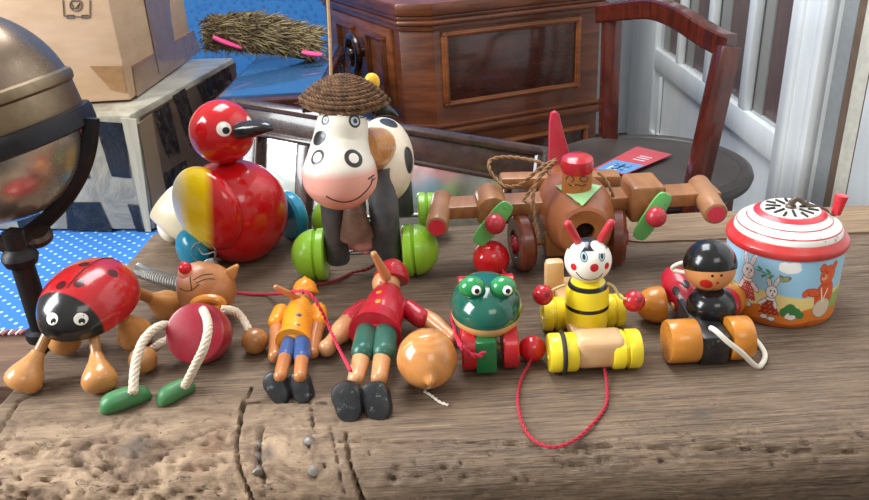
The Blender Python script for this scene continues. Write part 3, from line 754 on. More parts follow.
# ---------------------------------------------------------------- coil spring
SPp = smooth_pts([P(136, 269, .016), P(150, 275, .011), P(172, 281, .009), P(195, 283, .009), P(213, 274, .011), P(210, 262, .019)], 30)
L_ = sum((a - b_).length for a, b_ in zip(SPp, SPp[1:])); Mx = M(); turns = int(L_ / .0021); pts = []
N_ = turns * 10; X = None
for i in range(N_ + 1):
    f = i / N_ * (len(SPp) - 1); k = min(int(f), len(SPp) - 2); c = SPp[k].lerp(SPp[k+1], f - k); tt = (SPp[k+1] - SPp[k]).normalized()
    if X is None: X = tt.cross(V((0, 0, 1)))
    X = (X - tt * X.dot(tt)).normalized(); a = 2 * pi * i / 10; pts.append(c + (X * cos(a) + tt.cross(X) * sin(a)) * .0062)
e = pts[-1]
cen = Q(204, 252, .652); cr_ = rp(12, cen)
pts += smooth_pts([e, e.lerp(cen + V((cr_, 0, -cr_ * .6)), .6)], 4)[1:] + [cen + V((cr_ * cos(a), -.002 * a * .3, cr_ * sin(a) * .95)) for a in [radians(-40 + 12 * k) for k in range(34)]] + smooth_pts([cen + V((cr_ * .95, -.003, .1 * cr_)), cen + V((0, -.003, -.001)), cen + V((-.3 * cr_, -.003, cr_ * .5))], 4)
Mx.tube(pts, .00072, 5)
single('coil_spring', 'grey steel coil spring lying between the ladybug and the blue duck wheel', 'spring', base(160, 280), Mx, metal('c4c2be', .35, .9, '5a554e', .3))
# ---------------------------------------------------------------- rope-limbed mouse/cat
th = thing('rope_limbed_doll', 'wooden animal doll with rope limbs, red body and green feet', 'doll', base(205, 355))
hc = P(207, 291, .027); hr = rp(29, hc)
HD = M(); HD.ell(hc, (hr, hr * 1.0, hr * .95), frame((-.2, -.4, .9)), 0, 40, 24); bh = HD.bvh(); 
# pointed snout under the nose
ns = Q(186, 272, hc.y - .012); HD.tube(smooth_pts([hc + (ns - hc) * .25, hc + (ns - hc) * .7, ns], 5), [hr * .92 - (hr * .92 - rp(8, ns)) * (k / 10) ** 1.4 for k in range(11)], 24, rnd=True)
bh = HD.bvh(); sn = [hc + (ns - hc) * 1.0]
stroke(HD, bh, [(190, 277), (191, 285), (192, 291)], .5, 1); stroke(HD, bh, [(180, 288), (186, 291), (193, 289), (199, 284)], .5, 1); stroke(HD, bh, [(193, 280), (203, 275), (213, 274)], .45, 1); stroke(HD, bh, [(196, 283), (206, 279), (215, 279)], .45, 1)
head = obj('head', HD, [wood('c58a58', 'a86c3e', .4, .25, (14, 14, 14), 2, .3, marks=[('b', ns, .0095, 'e0a088', .5)]), paint('3a1c14', .5, 0)], th)
Mx = M(); nb = Q(185, 268, ns.y - .004); Mx.ell(nb, rp(6.6, nb), None, 0, 24, 14); obj('nose', Mx, RED, head)
def ear(x0, y0, x1, y1, w, z=.03, par=None):
    a, b_ = Q(x0, y0, hc.y + .004), Q(x1, y1, hc.y + .004); u = (b_ - a); L2 = u.length; u = u / L2; R_ = V((u.z, 0, -u.x)).normalized(); W = rp(w, a)
    Mx = M(); Mx.prism([(-W, 0), (W, 0), (W * .75, L2 * .6), (W * .2, L2), (-W * .2, L2), (-W * .75, L2 * .6)], a - V((0, .003, 0)), R_, u, (0, 1, 0), .006, .0015); obj('ear', Mx, BEECH, par)
ear(222, 284, 238, 265, 8, par=head); ear(196, 270, 200, 262, 6, par=head)
bc = P(202, 334, .024); br = rp(30, bc); ba = V((-.05, -.80, .55)).normalized()
Mx = M(); Mx.lathe([(.0, -.026), (br*.45, -.025), (br*.75, -.019), (br*.93, -.008), (br, .003), (br, .012), (br*.97, .0150), (br*.9, .0158), (0, .0158)], bc, ba, 48)
obj('body', Mx, paint('98122a', .35, .3, .12, worn=None), th)
Mx = M(); cc = P(209, 305, .030); Mx.tube([cc + V((rp(14, cc) * cos(a), -.001, rp(7, cc) * sin(a) + .001)) for a in [2*pi*k/28 for k in range(28)]], rp(4.5, cc), 10, closed=True); obj('collar', Mx, ORW, th)
ROPE = cord_mat('dccdb6')
def ropelimb(nm, pix, rpx, endf):
    a = smooth_pts([P(*q) for q in pix], 8); Mx = M(); Mx.rope(a, rp(rpx * .92, a[len(a)//2]), 5, rp(rpx, a[len(a)//2]) * 5.5); o = obj(nm, Mx, ROPE, th, 60); endf(o); return o
def shoe(tx, ty, hx, hy, w, h):
    def f(o):
        a, b_ = P(tx, ty, .0), P(hx, hy, .0); u = (b_ - a); L2 = u.length; u = u / L2; sv = V((-u.y, u.x, 0)); W = rp(w, a); H = rp(h, a)
        Mx = M(); rows = []
        for i in range(21):
            t_ = i / 20; e_ = sqrt(max(0, 1 - abs(2 * t_ - 1) ** 3.0)); wk = W * (1.0 - .25 * t_) * max(e_, .02); hk = H * (1.0 - .05 * t_) * max(e_, .02) ** .8; c = a + u * (L2 * t_)
            rows.append([c + sv * wk * cos(q) + V((0, 0, .0008 + hk * (max(0, .42 + .58 * sin(q)) if sin(q) > -.5 else .0))) for q in [2*pi*k/24 for k in range(24)]])
        Mx.grid(rows, 0, True, True, True); obj('foot', Mx, paint('3c7a48', .45, .2, .15), o)
    return f
def ballend(x, y, z, r):
    def f(o):
        c = P(x, y, z); Mx = M(); Mx.ell(c, rp(r, c), None, 0, 30, 18); obj('hand', Mx, BEECHd, o)
    return f
ropelimb('leg', [(203, 309, .046), (208, 324, .052), (205, 345, .045), (194, 368, .030), (185, 386, .014)], 5.2, shoe(158, 407, 196, 388, 11.5, 17))
ropelimb('leg', [(176, 327, .028), (160, 326, .038), (144, 340, .036), (136, 362, .028), (133, 393, .014)], 5.2, shoe(100, 414, 153, 397, 13, 19))
ropelimb('arm', [(178, 340, .018), (165, 341, .020), (153, 349, .012)], 4.8, ballend(143, 360, .0115, 14))
ropelimb('arm', [(222, 310, .030), (234, 311, .026), (243, 320, .018), (249, 331, .012)], 4.8, ballend(255, 341, .0107, 13.2))
# ---------------------------------------------------------------- duck
th = thing('rolling_duck_toy', 'glossy red wooden duck with yellow wing and blue wheels', 'toy', base(235, 252))
f_ = V((.82, -.57, 0)).normalized(); sn_ = V((-.57, -.82, 0)).normalized()
bc = Q(231, 208, .705); BR = Matrix((f_, -sn_, (0, 0, 1))).transposed()
tiltm = Matrix.Rotation(radians(10), 3, V((0, 1, 0)))
BD = M(); rows = []
for i in range(33):
    a = -pi/2 + pi * i / 32; x = sin(a) * .058; k = cos(a); wd = (1.0 + .22 * sin(a))
    rows.append([bc + BR @ (tiltm @ V((x, k * .047 * wd * cos(q), k * .051 * wd * sin(q)))) for q in [2*pi*j/44 for j in range(44)]])
BD.grid(rows, 0, True, True, True)
bb = BD.bvh()
ps = hit(bb, 262, 165)
marks = []
h = hit(bb, 272, 172) or bc
marks.append(('b', h + V((.002, 0, 0)), (.003, .014, .012), 'f0c024', .3))
body = obj('body', BD, paint('c60c14', .16, .8, .06, marks), th)
Mx = M(); hc_ = Q(222, 132, .70); HRr = rp(32, hc_); Mx.ell(hc_, (HRr, HRr, HRr * 1.0), None, 0, 48, 28); bhd = Mx.bvh()
nk = Q(228, 160, .703); pass
marks = []
e1 = hit(bhd, 224, 129); marks += [('b', e1, .0068, 'f4efe2')]
e2 = hit(bhd, 226, 130.5); marks += [('b', e2, .0033, '0c0c0e')]
e3 = hit(bhd, 250, 121)
if e3: marks += [('b', e3 + V((.001, 0, 0)), .0055, 'f4efe2'), ('b', e3 + V((.002, -.001, 0)), .003, '0c0c0e')]
hd = obj('head', Mx, paint('c60c14', .16, .8, .06, marks), th)
Mx = M(); a, b_ = Q(240, 131, .672), Q(274, 129, .655); Mx.tube(smooth_pts([a, a.lerp(b_, .35) + V((0, 0, .001)), a.lerp(b_, .75) + V((0, 0, .002)), b_], 6), [rp(11.0, a) * k for k in [1, 1.02, 1.03, 1.03, 1.02, 1, .97, .93, .88, .83, .77, .71, .65, .58, .5, .42, .33, .22, .08]], 24, flat=.8); obj('beak', Mx, paint('17181b', .2, .6), hd)
# wing: yellow blending to red
wc = hit(bb, 207, 214) or bc; Mx = M(); wn = sn_
wc = wc - sn_ * .009 - f_ * .010
WR = Matrix((f_, V((0, 0, 1)), sn_)).transposed(); rot_ = WR @ Matrix.Rotation(radians(-6), 3, 'Z')
Mx.ell(wc, (.044, .042, .020), rot_, 0, 44, 24)
yl = Q(185, 205, wc.y); wm = [('h', Q(209, 212, wc.y - .01), (-1, -.3, .15), 'ffd80a', .004), ('h', Q(184, 205, wc.y), (-1, -.2, .1), 'f1e3ba', .006)]  # cream end is the overexposed highlight painted into the wing
obj('wing', Mx, paint('c60c14', .16, .8, .04, wm), body)
Mx = M(); h2 = hit(bb, 262, 190); Mx.ell((bc + f_ * .048 + V((0, 0, -.008)) - sn_ * .01), (.014, .026, .030), BR, 0, 36, 20)
tlm = M(); 
tlm.limby([(210, 214, .722, 34), (195, 214, .726, 32), (182, 211, .730, 28), (172, 206, .733, 24), (165, 201, .735, 22)], 5, 36, False); obj('tail', tlm, paint('eadcbc', .3, .5, .05), th)  # cream colour paints in the overexposed light on the tail
def domewheel(nm, c, n, R, mat, par, H=None, extra=None):
    H = H or R * .9; Mx = M(); Mx.lathe([(R*.9, -.006), (R, -.003), (R, .002)] + [(R * cos(a), .002 + H * sin(a)) for a in [radians(k) for k in range(6, 91, 7)]], c, n, 44); return obj(nm, Mx, mat, par)
BLU = paint('1690b4', .25, .5, .1); BLU_SHADE = paint('1b2a3c', .3, .4)
w1 = Q(193, 245, .672); w1.z = .0225; domewheel('wheel', w1, V((-.70, -.68, .05)), .0215, BLU, th, .013)
Mx = M(); Mx.lathe([(.0, -.024), (.012, -.024), (.016, -.014), (.0175, -.0062)], w1, V((-.80, -.58, .05)), 30); obj('wheel_inner_shade', Mx, BLU_SHADE, th)  # navy is the wheel's shaded inner side, put into the colour
w2 = Q(291, 222, .735); w2.z = .027; domewheel('wheel', w2, V((.75, .62, 0)), .026, BLU, th, .012)
w3 = Q(176, 240, .745); w3.z = .018; domewheel('wheel', w3, V((-.8, -.5, 0)), .0175, paint('eee6d4', .3, .5), th, .014)  # pale colour paints in the glare on this rear wheel
Mx = M(); Mx.tube([w1, w2], .003, 12); obj('axle', Mx, metal('8a8a88'), th)
# ---------------------------------------------------------------- cow
th = thing('rolling_cow_toy', 'black and white cow toy with straw hat, pink muzzle and green wheels', 'toy', base(365, 277))
NE = M(); NE.limby([(378, 150, .66, 24), (368, 150, .625, 22), (358, 148, .60, 20)], 5, 30, False); 
BDY = M(); c = Q(384, 160, .675); BDY.ell(c, (rp(30, c), .052, rp(41, c)), None, 0, 44, 26); bb = BDY.bvh()
marks = []
h = hit(bb, 410, 160)
if h: marks.append(('b', h, (.012, .012, .0125), '17181b', .06))
h = hit(bb, 390, 122)
if h: marks.append(('b', h, (.010, .012, .006), '17181b', .06))
body = obj('body', BDY, paint('e6d8c0', .4, .25, .2, marks), th); obj('neck', NE, BEECH, body)
HDc = M(); HDc.limby([(345, 112, .592, 22), (343, 122, .59, 25.5), (341, 138, .588, 27.5), (340, 152, .584, 31), (340, 164, .58, 35.5), (340, 176, .577, 37.5), (340, 187, .577, 35), (340, 196, .577, 28), (340, 203, .577, 18), (340, 206, .577, 7)], 6, 48, False); bh = HDc.bvh()
marks = [('h', Q(340, 172, .56), (.0, -.1, -1), 'e8a594', .0035)]
for x, y, rx, ry in [(317, 157, 8.5, 10.5), (354, 158, 10, 10.5)]:
    h = hit(bh, x, y); marks += [('b', h, rp(rx, h), '26211f'), ('b', h + V((0, 0, 0)), rp(5.4, h), 'f2ebe0')]
h = hit(bh, 319, 138); marks.append(('b', h, (rp(9, h), .012, rp(5.5, h)), '17181b', .05, (0, .6, 0)))
for x, y, r in [(325, 120, 4.5), (355, 121, 6)]:
    h = hit(bh, x, y); marks += [('b', h, rp(r + .8, h), '201c1c'), ('b', h, rp(r - 1.4, h), 'b7cbd4'), ('b', h + V((.0005, 0, .0)), rp(r * .42, h), '1b1b20')]
faceM = paint('efe6d6', .35, .35, .12, marks)
stroke(HDc, bh, [(326, 196), (334, 200), (345, 202), (356, 199), (365, 192), (371, 184), (372, 178)], .8, 1); stroke(HDc, bh, [(368, 179), (374, 175)], .9, 1); stroke(HDc, bh, [(371, 182), (375, 178)], .7, 1)
for a in [(321, 115, 317, 111), (324, 113, 322, 108), (327, 112, 327, 107), (358, 116, 362, 113), (355, 115, 357, 111), (360, 118, 366, 117)]: stroke(HDc, bh, [a[:2], a[2:]], .5, 1)
head = obj('head', HDc, [faceM, paint('1c1a1a', .4, .2)], th)
for pix in ([(376, 112, .60, 5), (384, 110, .603, 6), (391, 112, .605, 4), (397, 116, .606, 2)], [(313, 106, .60, 5), (308, 108, .60, 5), (304, 111, .60, 2)]):
    Mx = M(); Mx.limby(pix, 5, 16, True); obj('ear', Mx, BLACK, head)
# straw hat
hb = Q(344, 97, .600); ha = V((.07, .14, 1)).normalized(); Fh = frame(ha); Mx = M()
R0 = rp(41, hb); ht = rp(21, hb); pts = []; turns = 12; N_ = turns * 26
def hatp(f, a):
    r = R0 * (1 - f) ** 1.0 + .002; z = ht * (1 - (1 - f) ** 1.7) - .006 * (1 - f) * abs(sin(a)) ** 1.5 * 1.2
    if f < .35: z -= .002 * (1 - f / .35)
    return hb + Fh @ V((r * cos(a) * 1.03, r * sin(a) * .74, z))
rows = [[hatp(f, 2*pi*k/40) - ha * .0018 for k in range(40)] for f in [j / 16 for j in range(17)]]
Mx.grid(rows, 0, True, False, True); Mx.grid([[v - ha * .001 for v in r] for r in rows], 0, True, False, True)
Mx.rope([hatp(i / N_, 2*pi*i*turns/N_) for i in range(N_ + 1)], .0021, 3, .010, 0, 5)
random.seed(5)
for k in range(70):
    a = random.uniform(0, 2*pi); f = random.uniform(0, .1); q = hatp(f, a); Mx.tube([q, q + V((random.uniform(-.006, .006), random.uniform(-.006, .002), random.uniform(-.006, .002)))], .00035, 4)
STRAW = NT('straw'); n = STRAW.noise(160, detail=4); STRAW = STRAW.done(STRAW.mix(STRAW.mapr(n, .35, .65), rgb('7a583a'), rgb('4a3120')), .8, STRAW.bump(n, .6, .001))
hat = obj('straw_hat', Mx, STRAW, head, 70); hat['label'] = 'brown braided straw hat'
Mx = M(); q = Q(372, 82, .612); Mx.ell(q, (rp(8, q), rp(8, q), rp(9, q)), None, 0, 20, 12); obj('yellow_bobble', Mx, paint('f0b81c', .4, .2), hat)
CG = paint('3a4044', .4, .3, .3)
for pix in ([(336, 204, .632, 12), (335, 262, .632, 12)], [(385, 198, .632, 15), (386, 264, .632, 14)], [(404, 182, .722, 9), (404, 214, .722, 9)], [(357, 190, .722, 9), (357, 214, .722, 9)]):
    Mx = M(); a, b_ = Q(*pix[0][:3]), Q(*pix[1][:3]); b_.x = (a.x + b_.x) / 2 ; a.x = b_.x; r = rp(pix[0][3], a); Lh = a.z - b_.z
    Mx.lathe([(r * .9, 0), (r, .002), (r, Lh), (r * .9, Lh + .002), (r*.8, Lh + .03)] , b_, (0, 0, 1), 30); obj('leg', Mx, CG, th)
GRW = paint('8cbf2a', .32, .4, .12, worn=None); 
for (xi, yc, Yc, s, R) in [(327, 257, .636, -1, .0245), (404, 256, .634, 1, .0245), (342, 214, .722, -1, .0235), (418, 205, .722, 1, .0235)]:
    c = Q(xi, yc, Yc); c.z = R + .001; Mx = M(); r = R
    Mx.lathe([(r*.93, 0), (r, .0015), (r, .0075), (r*.9, .009), (r*.88, .0100), (r*.97, .0112)] + [(r*.97 * cos(a), .0112 + r * .88 * sin(a)) for a in [radians(k) for k in range(8, 91, 7)]], c, (s, 0, .02), 44)
    obj('wheel', Mx, GRW, th)
STEEL = metal('b9bcbe', .25, 1, '55504a', .3)
for a, b_ in ((Q(326, 257, .636), Q(405, 255, .634)), (Q(342, 205, .722), Q(419, 205, .722))):
    Mx = M(); zz = .0255 if a.y < .7 else .0245; a.z = b_.z = zz; Mx.tube([a, b_], .0022, 12); obj('axle', Mx, STEEL, th)
bt, bm_ = Q(356, 202, .622), Q(357, 237, .622); Mx = M(); hh = bt.z - bm_.z; Mx.lathe([(rp(17, bm_) * .8, .001), (rp(17, bm_), 0), (rp(16.5, bm_), hh * .12), (rp(13, bm_), hh * .5), (rp(10, bm_), hh * .85), (rp(7, bm_), hh)], bm_, (0, 0, 1), 36); obj('bell', Mx, wood('7a5c48', '54392a', .5, .1, (10, 10, 30), 3), th)
Mx = M(); q = Q(363, 242, .64); Mx.ell(q, (rp(17, q), rp(14, q), rp(9, q)), None, 0, 28, 14)
for x, y in ((350, 243), (366, 250), (374, 242)): Mx.limby([(x, y - 6, .634, 5), (x, y, .634, 5)], 2, 14)
obj('udder', Mx, paint('d89a8c', .4, .2), th)
CORDr = cord_mat('8e1a28'); CORDp = cord_mat('d8284c')
Mx = M(); pp = smooth_pts([Q(378, 262, .628), P(368, 269, .006), P(352, 273, .0022), P(338, 280, .0022), P(322, 284, .0022), P(310, 286, .0022), P(303, 288, .0022), P(298, 286, .0022)], 6); Mx.rope(pp, .0016, 2); obj('pull_cord', Mx, CORDr, th)
# ---------------------------------------------------------------- jointed dolls lying on their backs
def doll(label, bx, by, s):
    th = thing('jointed_wooden_doll', label, 'doll', base(bx, by), 'jointed wooden dolls'); top_c, top_d, leg_c, W_ = s['top'], s['topd'], s['leg'], s['wood']
    Mx = M(); Mx.limb(s['torso'], 6, 32, True)
    b = Mx.bvh()
    for x, y, r in s['buttons']: dot(Mx, b, x, y, r, 1, None, .3)
    body = obj('torso', Mx, [top_c, s['btn']], th)
    Mx = M(); Mx.limb(s['skirt'], 5, 36, False); obj('tunic_skirt', Mx, top_c, body)
    Mx = M(); hx, hy, hz, hr = s['head']; c = P(hx, hy, hz); R = rp(hr, c); Mx.ell(c, (R, R * 1.05, R * 1.02), None, 0, 32, 20); b = Mx.bvh()
    for x, y, r in s['eyes']: dot(Mx, b, x, y, r, 1, None, .2)
    stroke(Mx, b, s['mouth'], .7, 2); stroke(Mx, b, s['hair'], 2.4, 3)
    hd = obj('head', Mx, [s['face'], BLACK, DRED, paint('3a241a', .4, .2)], th)
    Mx = M(); Mx.limb(s['nose'], 4, 16, True); obj('nose', Mx, W_, hd)
    Mx = M(); c2 = P(*s['hat'][:3]); R2 = rp(s['hat'][3], c2); ax = V(s['hatax']).normalized()
    Mx.lathe([(R2 * 1.0, -.3 * R2), (R2 * 1.08, -.22 * R2), (R2 * 1.08, 0), (R2 * .98, .08 * R2), (R2 * .93, .4 * R2), (R2 * .72, .75 * R2), (R2 * .4, .98 * R2), (R2 * .18, 1.1 * R2), (0, 1.25 * R2 if s['tip'] else 1.05 * R2)], c2, ax, 32); hh = obj('hat', Mx, s['hatc'], hd)
    for a in s['arms']:
        Mx = M(); Mx.limb(a[0], 5, 20, True); o = obj('arm', Mx, top_c, th)
        Mx = M(); Mx.limb(a[1], 5, 20, True); obj('forearm', Mx, W_, o)
    for a in s['legs']:
        Mx = M(); Mx.limb(a[0], 4, 20, True); o = obj('leg', Mx, leg_c, th)
        Mx = M(); Mx.limb(a[1], 4, 20, True); obj('shin', Mx, W_, o)
        x0, y0, x1, y1, w, z = a[2]     # heel, toe pixel, half-width; sole faces the viewer
        q0, q1 = P(x0, y0, .001), P(x1, y1, 0)
        q1 = Q(x1, y1, q0.y + .001 + z); u = q1 - q0; Ls = u.length; u = u / Ls; sv = u.cross(V((0, -1, 0))).normalized(); nn = sv.cross(u).normalized()
        if nn.y > 0: nn = -nn
        Wp = rp(w, q0); ol = []
        for k in range(36):
            t_ = 2*pi*k/36; xx = cos(t_); yy = sin(t_); wk = (.80 + .22 * (yy * .5 + .5)) * (1 - .10 * exp(-((yy + .1) / .3) ** 2)); ol.append((Wp * wk * (abs(xx) ** .85) * (1 if xx > 0 else -1), Ls * (.5 + .5 * yy)))
        Mx = M(); Mx.prism(ol, q0 - nn * .0035, sv, u, -nn, .011, .003); obj('shoe', Mx, paint('191c20', .4, .25, .1, worn='6f767a'), o)
    return th
sm = dict(top=paint('ef9a1e', .28, .5), topd=None, btn=paint('35406a', .4, .2), leg=paint('2f5186', .35, .3), wood=wood('cf8a55', 'b06c38', .3, .4, (14, 14, 14), 2, .3), face=wood('dc9a6a', 'c07c48', .3, .4, (14, 14, 14), 2, .2), hatc=paint('ee9418', .28, .5),
    torso=[(300, 308, .016, 12), (299, 316, .017, 15), (297, 326, .017, 15), (296, 334, .017, 14)], skirt=[(297, 331, .016, 13.5), (295, 337, .015, 16.5), (293, 343, .014, 18)],
    buttons=[(299, 315, 2.8), (298, 326, 2.8)], head=(302, 297, .015, 10.5), eyes=[(303, 293, 1.3)], mouth=[(297, 299), (300, 301), (303, 300)], hair=[(310, 290), (313, 296), (312, 303)],
    nose=[(299, 300, .024, 3.8), (290, 294, .032, 3.2), (276, 287, .042, 2.6)], hat=(305, 291, .018, 12.5), hatax=(.0, .62, .75), tip=True,
    arms=[([(281, 312, .013, 8.5), (277, 322, .012, 9)], [(277, 330, .011, 7.5), (276, 345, .009, 7), (275, 356, .008, 7)]), ([(318, 311, .013, 9), (319, 322, .012, 9)], [(317, 328, .011, 7.5), (314, 342, .009, 7), (313, 353, .008, 6)])],
    legs=[([(290, 342, .015, 8), (286, 356, .016, 8)], [(285, 358, .016, 7), (280, 376, .016, 6.5)], (281, 406, 264, 374, 14, .012)), ([(302, 340, .015, 8.5), (302, 358, .016, 8.5)], [(302, 358, .016, 7.2), (300, 376, .016, 6.5)], (303, 405, 289, 374, 14, .012))])
doll('small wooden jointed doll with orange hat and blue shorts', 295, 345, sm)
lg = dict(sm); lg.update(top=paint('b81028', .3, .5), btn=paint('e08a2a', .35, .3), leg=paint('1c5a4a', .35, .3), hatc=paint('b81026', .3, .5), wood=wood('d9a070', 'c08450', .32, .35, (14, 14, 14), 2, .25), face=wood('e6b080', 'd09460', .32, .35, (14, 14, 14), 2, .2),
    torso=[(387, 297, .022, 15), (386, 303, .023, 19), (383, 314, .023, 21), (381, 322, .022, 20)], skirt=[(381, 316, .021, 21), (378, 326, .020, 24), (375, 334, .019, 27)],
    buttons=[(379, 292, 3.2), (378, 301, 3.2)], head=(386, 284, .024, 14), eyes=[(396, 274, 1.8)], mouth=[(379, 281), (383, 284), (387, 282)], hair=[(400, 277), (402, 284), (399, 290)],
    nose=[(386, 276, .036, 5.4), (380, 265, .049, 4.4), (374, 254, .062, 3.4)], hat=(392, 276, .027, 16.5), hatax=(.15, .70, .62), tip=False,
    arms=[([(364, 309, .017, 10), (352, 318, .015, 10.5)], [(348, 322, .013, 9.5), (341, 332, .012, 11), (334, 340, .010, 8), (327, 348, .009, 9)]), ([(408, 309, .018, 10), (420, 318, .015, 10)], [(424, 317, .013, 8.5), (434, 323, .012, 9), (444, 331, .010, 7.5), (452, 338, .009, 7)])],
    legs=[([(368, 330, .020, 12), (363, 352, .021, 12)], [(363, 352, .019, 9.5), (356, 378, .017, 8.5)], (350, 425, 341, 382, 18, .014)), ([(386, 328, .020, 12), (384, 352, .021, 12)], [(383, 352, .019, 9.5), (379, 378, .017, 8.5)], (380, 423, 367, 383, 18, .014))])
doll('larger wooden jointed doll with red tunic and green shorts', 375, 345, lg)
# pink cord over the small doll
Mx = M(); pp = smooth_pts([P(236, 292, .0018), P(252, 294, .0018), P(270, 294, .004), P(284, 293, .022), P(296, 291, .038), P(305, 291, .043), P(313, 297, .040), P(321, 310, .030), P(327, 322, .018), P(334, 338, .016), P(342, 354, .019), P(351, 371, .034)], 8)
Mx.rope(pp, .0014, 2); single('pink_cord', 'bright pink cord looping over the orange-capped doll', 'cord', base(252, 294), Mx, CORDp)
# ---------------------------------------------------------------- spinning top
th = thing('spinning_top', 'plain turned wooden spinning top lying with its point forward', 'toy', base(428, 380))
c = P(427, 359, .0235); R = rp(30.5, c) ; ax = V((.06, -.86, -.10)).normalized()
Mx = M(); Mx.lathe([(R*.0, -R*.86), (R*.55, -R*.82), (R*.80, -R*.62), (R*.95, -R*.32), (R*1.0, 0), (R*.985, R*.12), (R*.97, R*.14), (R*.98, R*.17), (R*.90, R*.42), (R*.74, R*.66), (R*.52, R*.86), (R*.30, R*1.0), (R*.19, R*1.08), (R*.13, R*1.18), (R*.06, R*1.24), (0, R*1.25)], c, ax, 56)
t = NT('turned_beech'); wv = t.node('TexWave', wave_type='RINGS', rings_direction='Z'); t.put(wv, 'Vector', t.tc.outputs['Object']); t.put(wv, 'Scale', 55.); t.put(wv, 'Distortion', 6.); t.put(wv, 'Detail', 3.)
n = t.noise(30, detail=4); c_ = t.mix(t.mapr(wv.outputs[0], 0, 1, 0, .30), rgb('d08c4c'), rgb('9a5c28')); c_ = t.mix(t.mapr(n, .4, .7, 0, .4), c_, rgb('c48448'))
obj('top_body', Mx, t.done(c_, .25, None, coat=.6), th)
Mx = M(); Mx.lathe([(R*.2, -R*.95), (R*.2, -R*.6)], c, ax, 16); obj('stem', Mx, BEECHd, th)
Mx = M(); Mx.rope(smooth_pts([P(424, 391, .0022), P(432, 396, .0014), P(440, 402, .0014), P(448, 405, .0014)], 6), .0011, 2); obj('string', Mx, cord_mat('e8e0cc'), th)
# ---------------------------------------------------------------- frog
th = thing('frog_pull_toy', 'green frog pull toy with bulging eyes and red wheels', 'toy', base(489, 350))
hc = Q(486, 306, .495); a_, b2, c2_ = rp(36, hc), .034, rp(30, hc)
Mx = M(); rows = []
for i in range(31):
    a = -pi/2 + pi * i / 30; k = max(cos(a), 0) ** .8; rows.append([hc + V((a_ * k * cos(q), b2 * k * sin(q), c2_ * sin(a) * (1 if a > 0 else .8))) for q in [2*pi*j/48 for j in range(48)]])
Mx.grid(rows, 0, True, True, True); b = Mx.bvh()
head = obj('head', Mx, paint('0d5a49', .15, .8, .05, [('h', hit(b, 487, 331), (0, .05, -1), 'dcae6e', .0004)]), th)
for x in (472, 503):
    Mx = M(); e = Q(x, 287, .482); Mx.ell(e, (rp(13.5, e), rp(12, e), rp(11, e)), None, 0, 32, 20); be = Mx.bvh(); o = obj('eye_bulge', Mx, paint('1f8a4a', .18, .7), head)
    Mx = M(); h = hit(be, x + 4.5, 290.5); Mx.ell(h, rp(4.9, h), None, 0, 20, 14); b3 = Mx.bvh(); dot(Mx, b3, x + 5, 291, 2.6, 1, None, .25); obj('eyeball', Mx, [paint('f4f4ee', .2, .5), BLACK], o)
ch0 = Q(486, 372, .468); Mx = M(); w = rp(10.5, ch0) * 2
Mx.box((ch0.x, .508, .0175), (w, .10, .027), None, .002); obj('chassis', Mx, paint('12703a', .25, .5), th)
zc_ = Q(486, 330, .49).z
Mx = M(); Mx.lathe([(.012, 0), (.012, .02)], V((ch0.x, .492, .030)), (0, 0, 1), 20); obj('neck_post', Mx, BEECH, th)
for (x0, x1, Y_, R) in [(461, 476, .474, .0165), (502, 517, .474, .0165), (458, 473, .572, .0125), (501, 514, .572, .0125)]:
    a, b_ = Q(x0, 350, Y_), Q(x1, 350, Y_)
    if Y_ > .55: a, b_ = Q(x0, 290, Y_), Q(x1, 290, Y_)
    Mx = M(); Lw = abs(b_.x - a.x); Mx.lathe([(R*.93, 0), (R, .0012), (R, Lw - .0012), (R*.93, Lw)], V((a.x, Y_, R + .0008)), (1, 0, 0), 44); obj('wheel', Mx, paint('bc1020', .25, .5), th)
for Y_, z_ in ((.474, .0170), (.55, .0133)):
    Mx = M(); Mx.tube([V((ch0.x - .012, Y_, z_)), V((ch0.x + .012, Y_, z_))], .0025, 10); obj('axle', Mx, BEECH, th)
Mx = M(); Mx.rope(smooth_pts([Q(484, 352, .455), Q(478, 356, .450), Q(468, 353, .448), Q(460, 344, .450), P(455, 330, .012), P(452, 318, .003), P(455, 300, .002)], 6), .0019, 2); obj('pull_cord', Mx, CORDp, th)
Mx = M(); c = P(491, 259, .0175); c.z = .0008 + rp(18.5, c); Mx.ell(c, rp(18.5, c), None, 0, 40, 24); bead = Mx
Mx.rope(smooth_pts([c + V((.008, -.012, -.004)), c + V((.014, -.022, -.012)), c + V((.016, -.034, -.015))], 5), .0015, 2, None, 1)
single('red_bead', 'big glossy red wooden bead behind the frog', 'bead', (c.x, c.y, .001), bead, [paint('c8121c', .16, .7), CORDp])
# ---------------------------------------------------------------- bee
th = thing('bee_pull_toy', 'yellow and black striped bee pull toy with yellow wheels', 'toy', base(590, 352))
Mx = M(); hc = Q(588, 260, .500); R = rp(23.5, hc); Mx.ell(hc, (R, R, R * .96), None, 0, 48, 30); b = Mx.bvh()
marks = []
cap = (Q(587, 243, .5), (0, .35, 1))
for x, y, r in [(573.5, 267, 3.8), (594.5, 268, 4.4), (607, 266, 3.6)]:
    h = hit(b, x, y)
    if h: marks.append(('b', h, rp(r, h), 'd0202c'))
for x, y in [(584, 257), (602, 256)]:
    h = hit(b, x, y); marks += [('b', h, (rp(3.6, h), .01, rp(4.8, h)), '2b3438'), ('b', h, (rp(2.8, h), .01, rp(4, h)), 'a7c4cc'), ('b', h, (rp(1.5, h), .01, rp(2.6, h)), '111111')]
marks += [('h', hc + V((0, .002, R * .52)), (0, .25, 1), '1a1b20', .0004)]
for x, y in [(576, 247), (599, 246)]:
    h = hit(b, x, y)
    if h: marks.append(('b', h + V((0, .0, 0)), rp(8.5, h), 'f2ecde'))
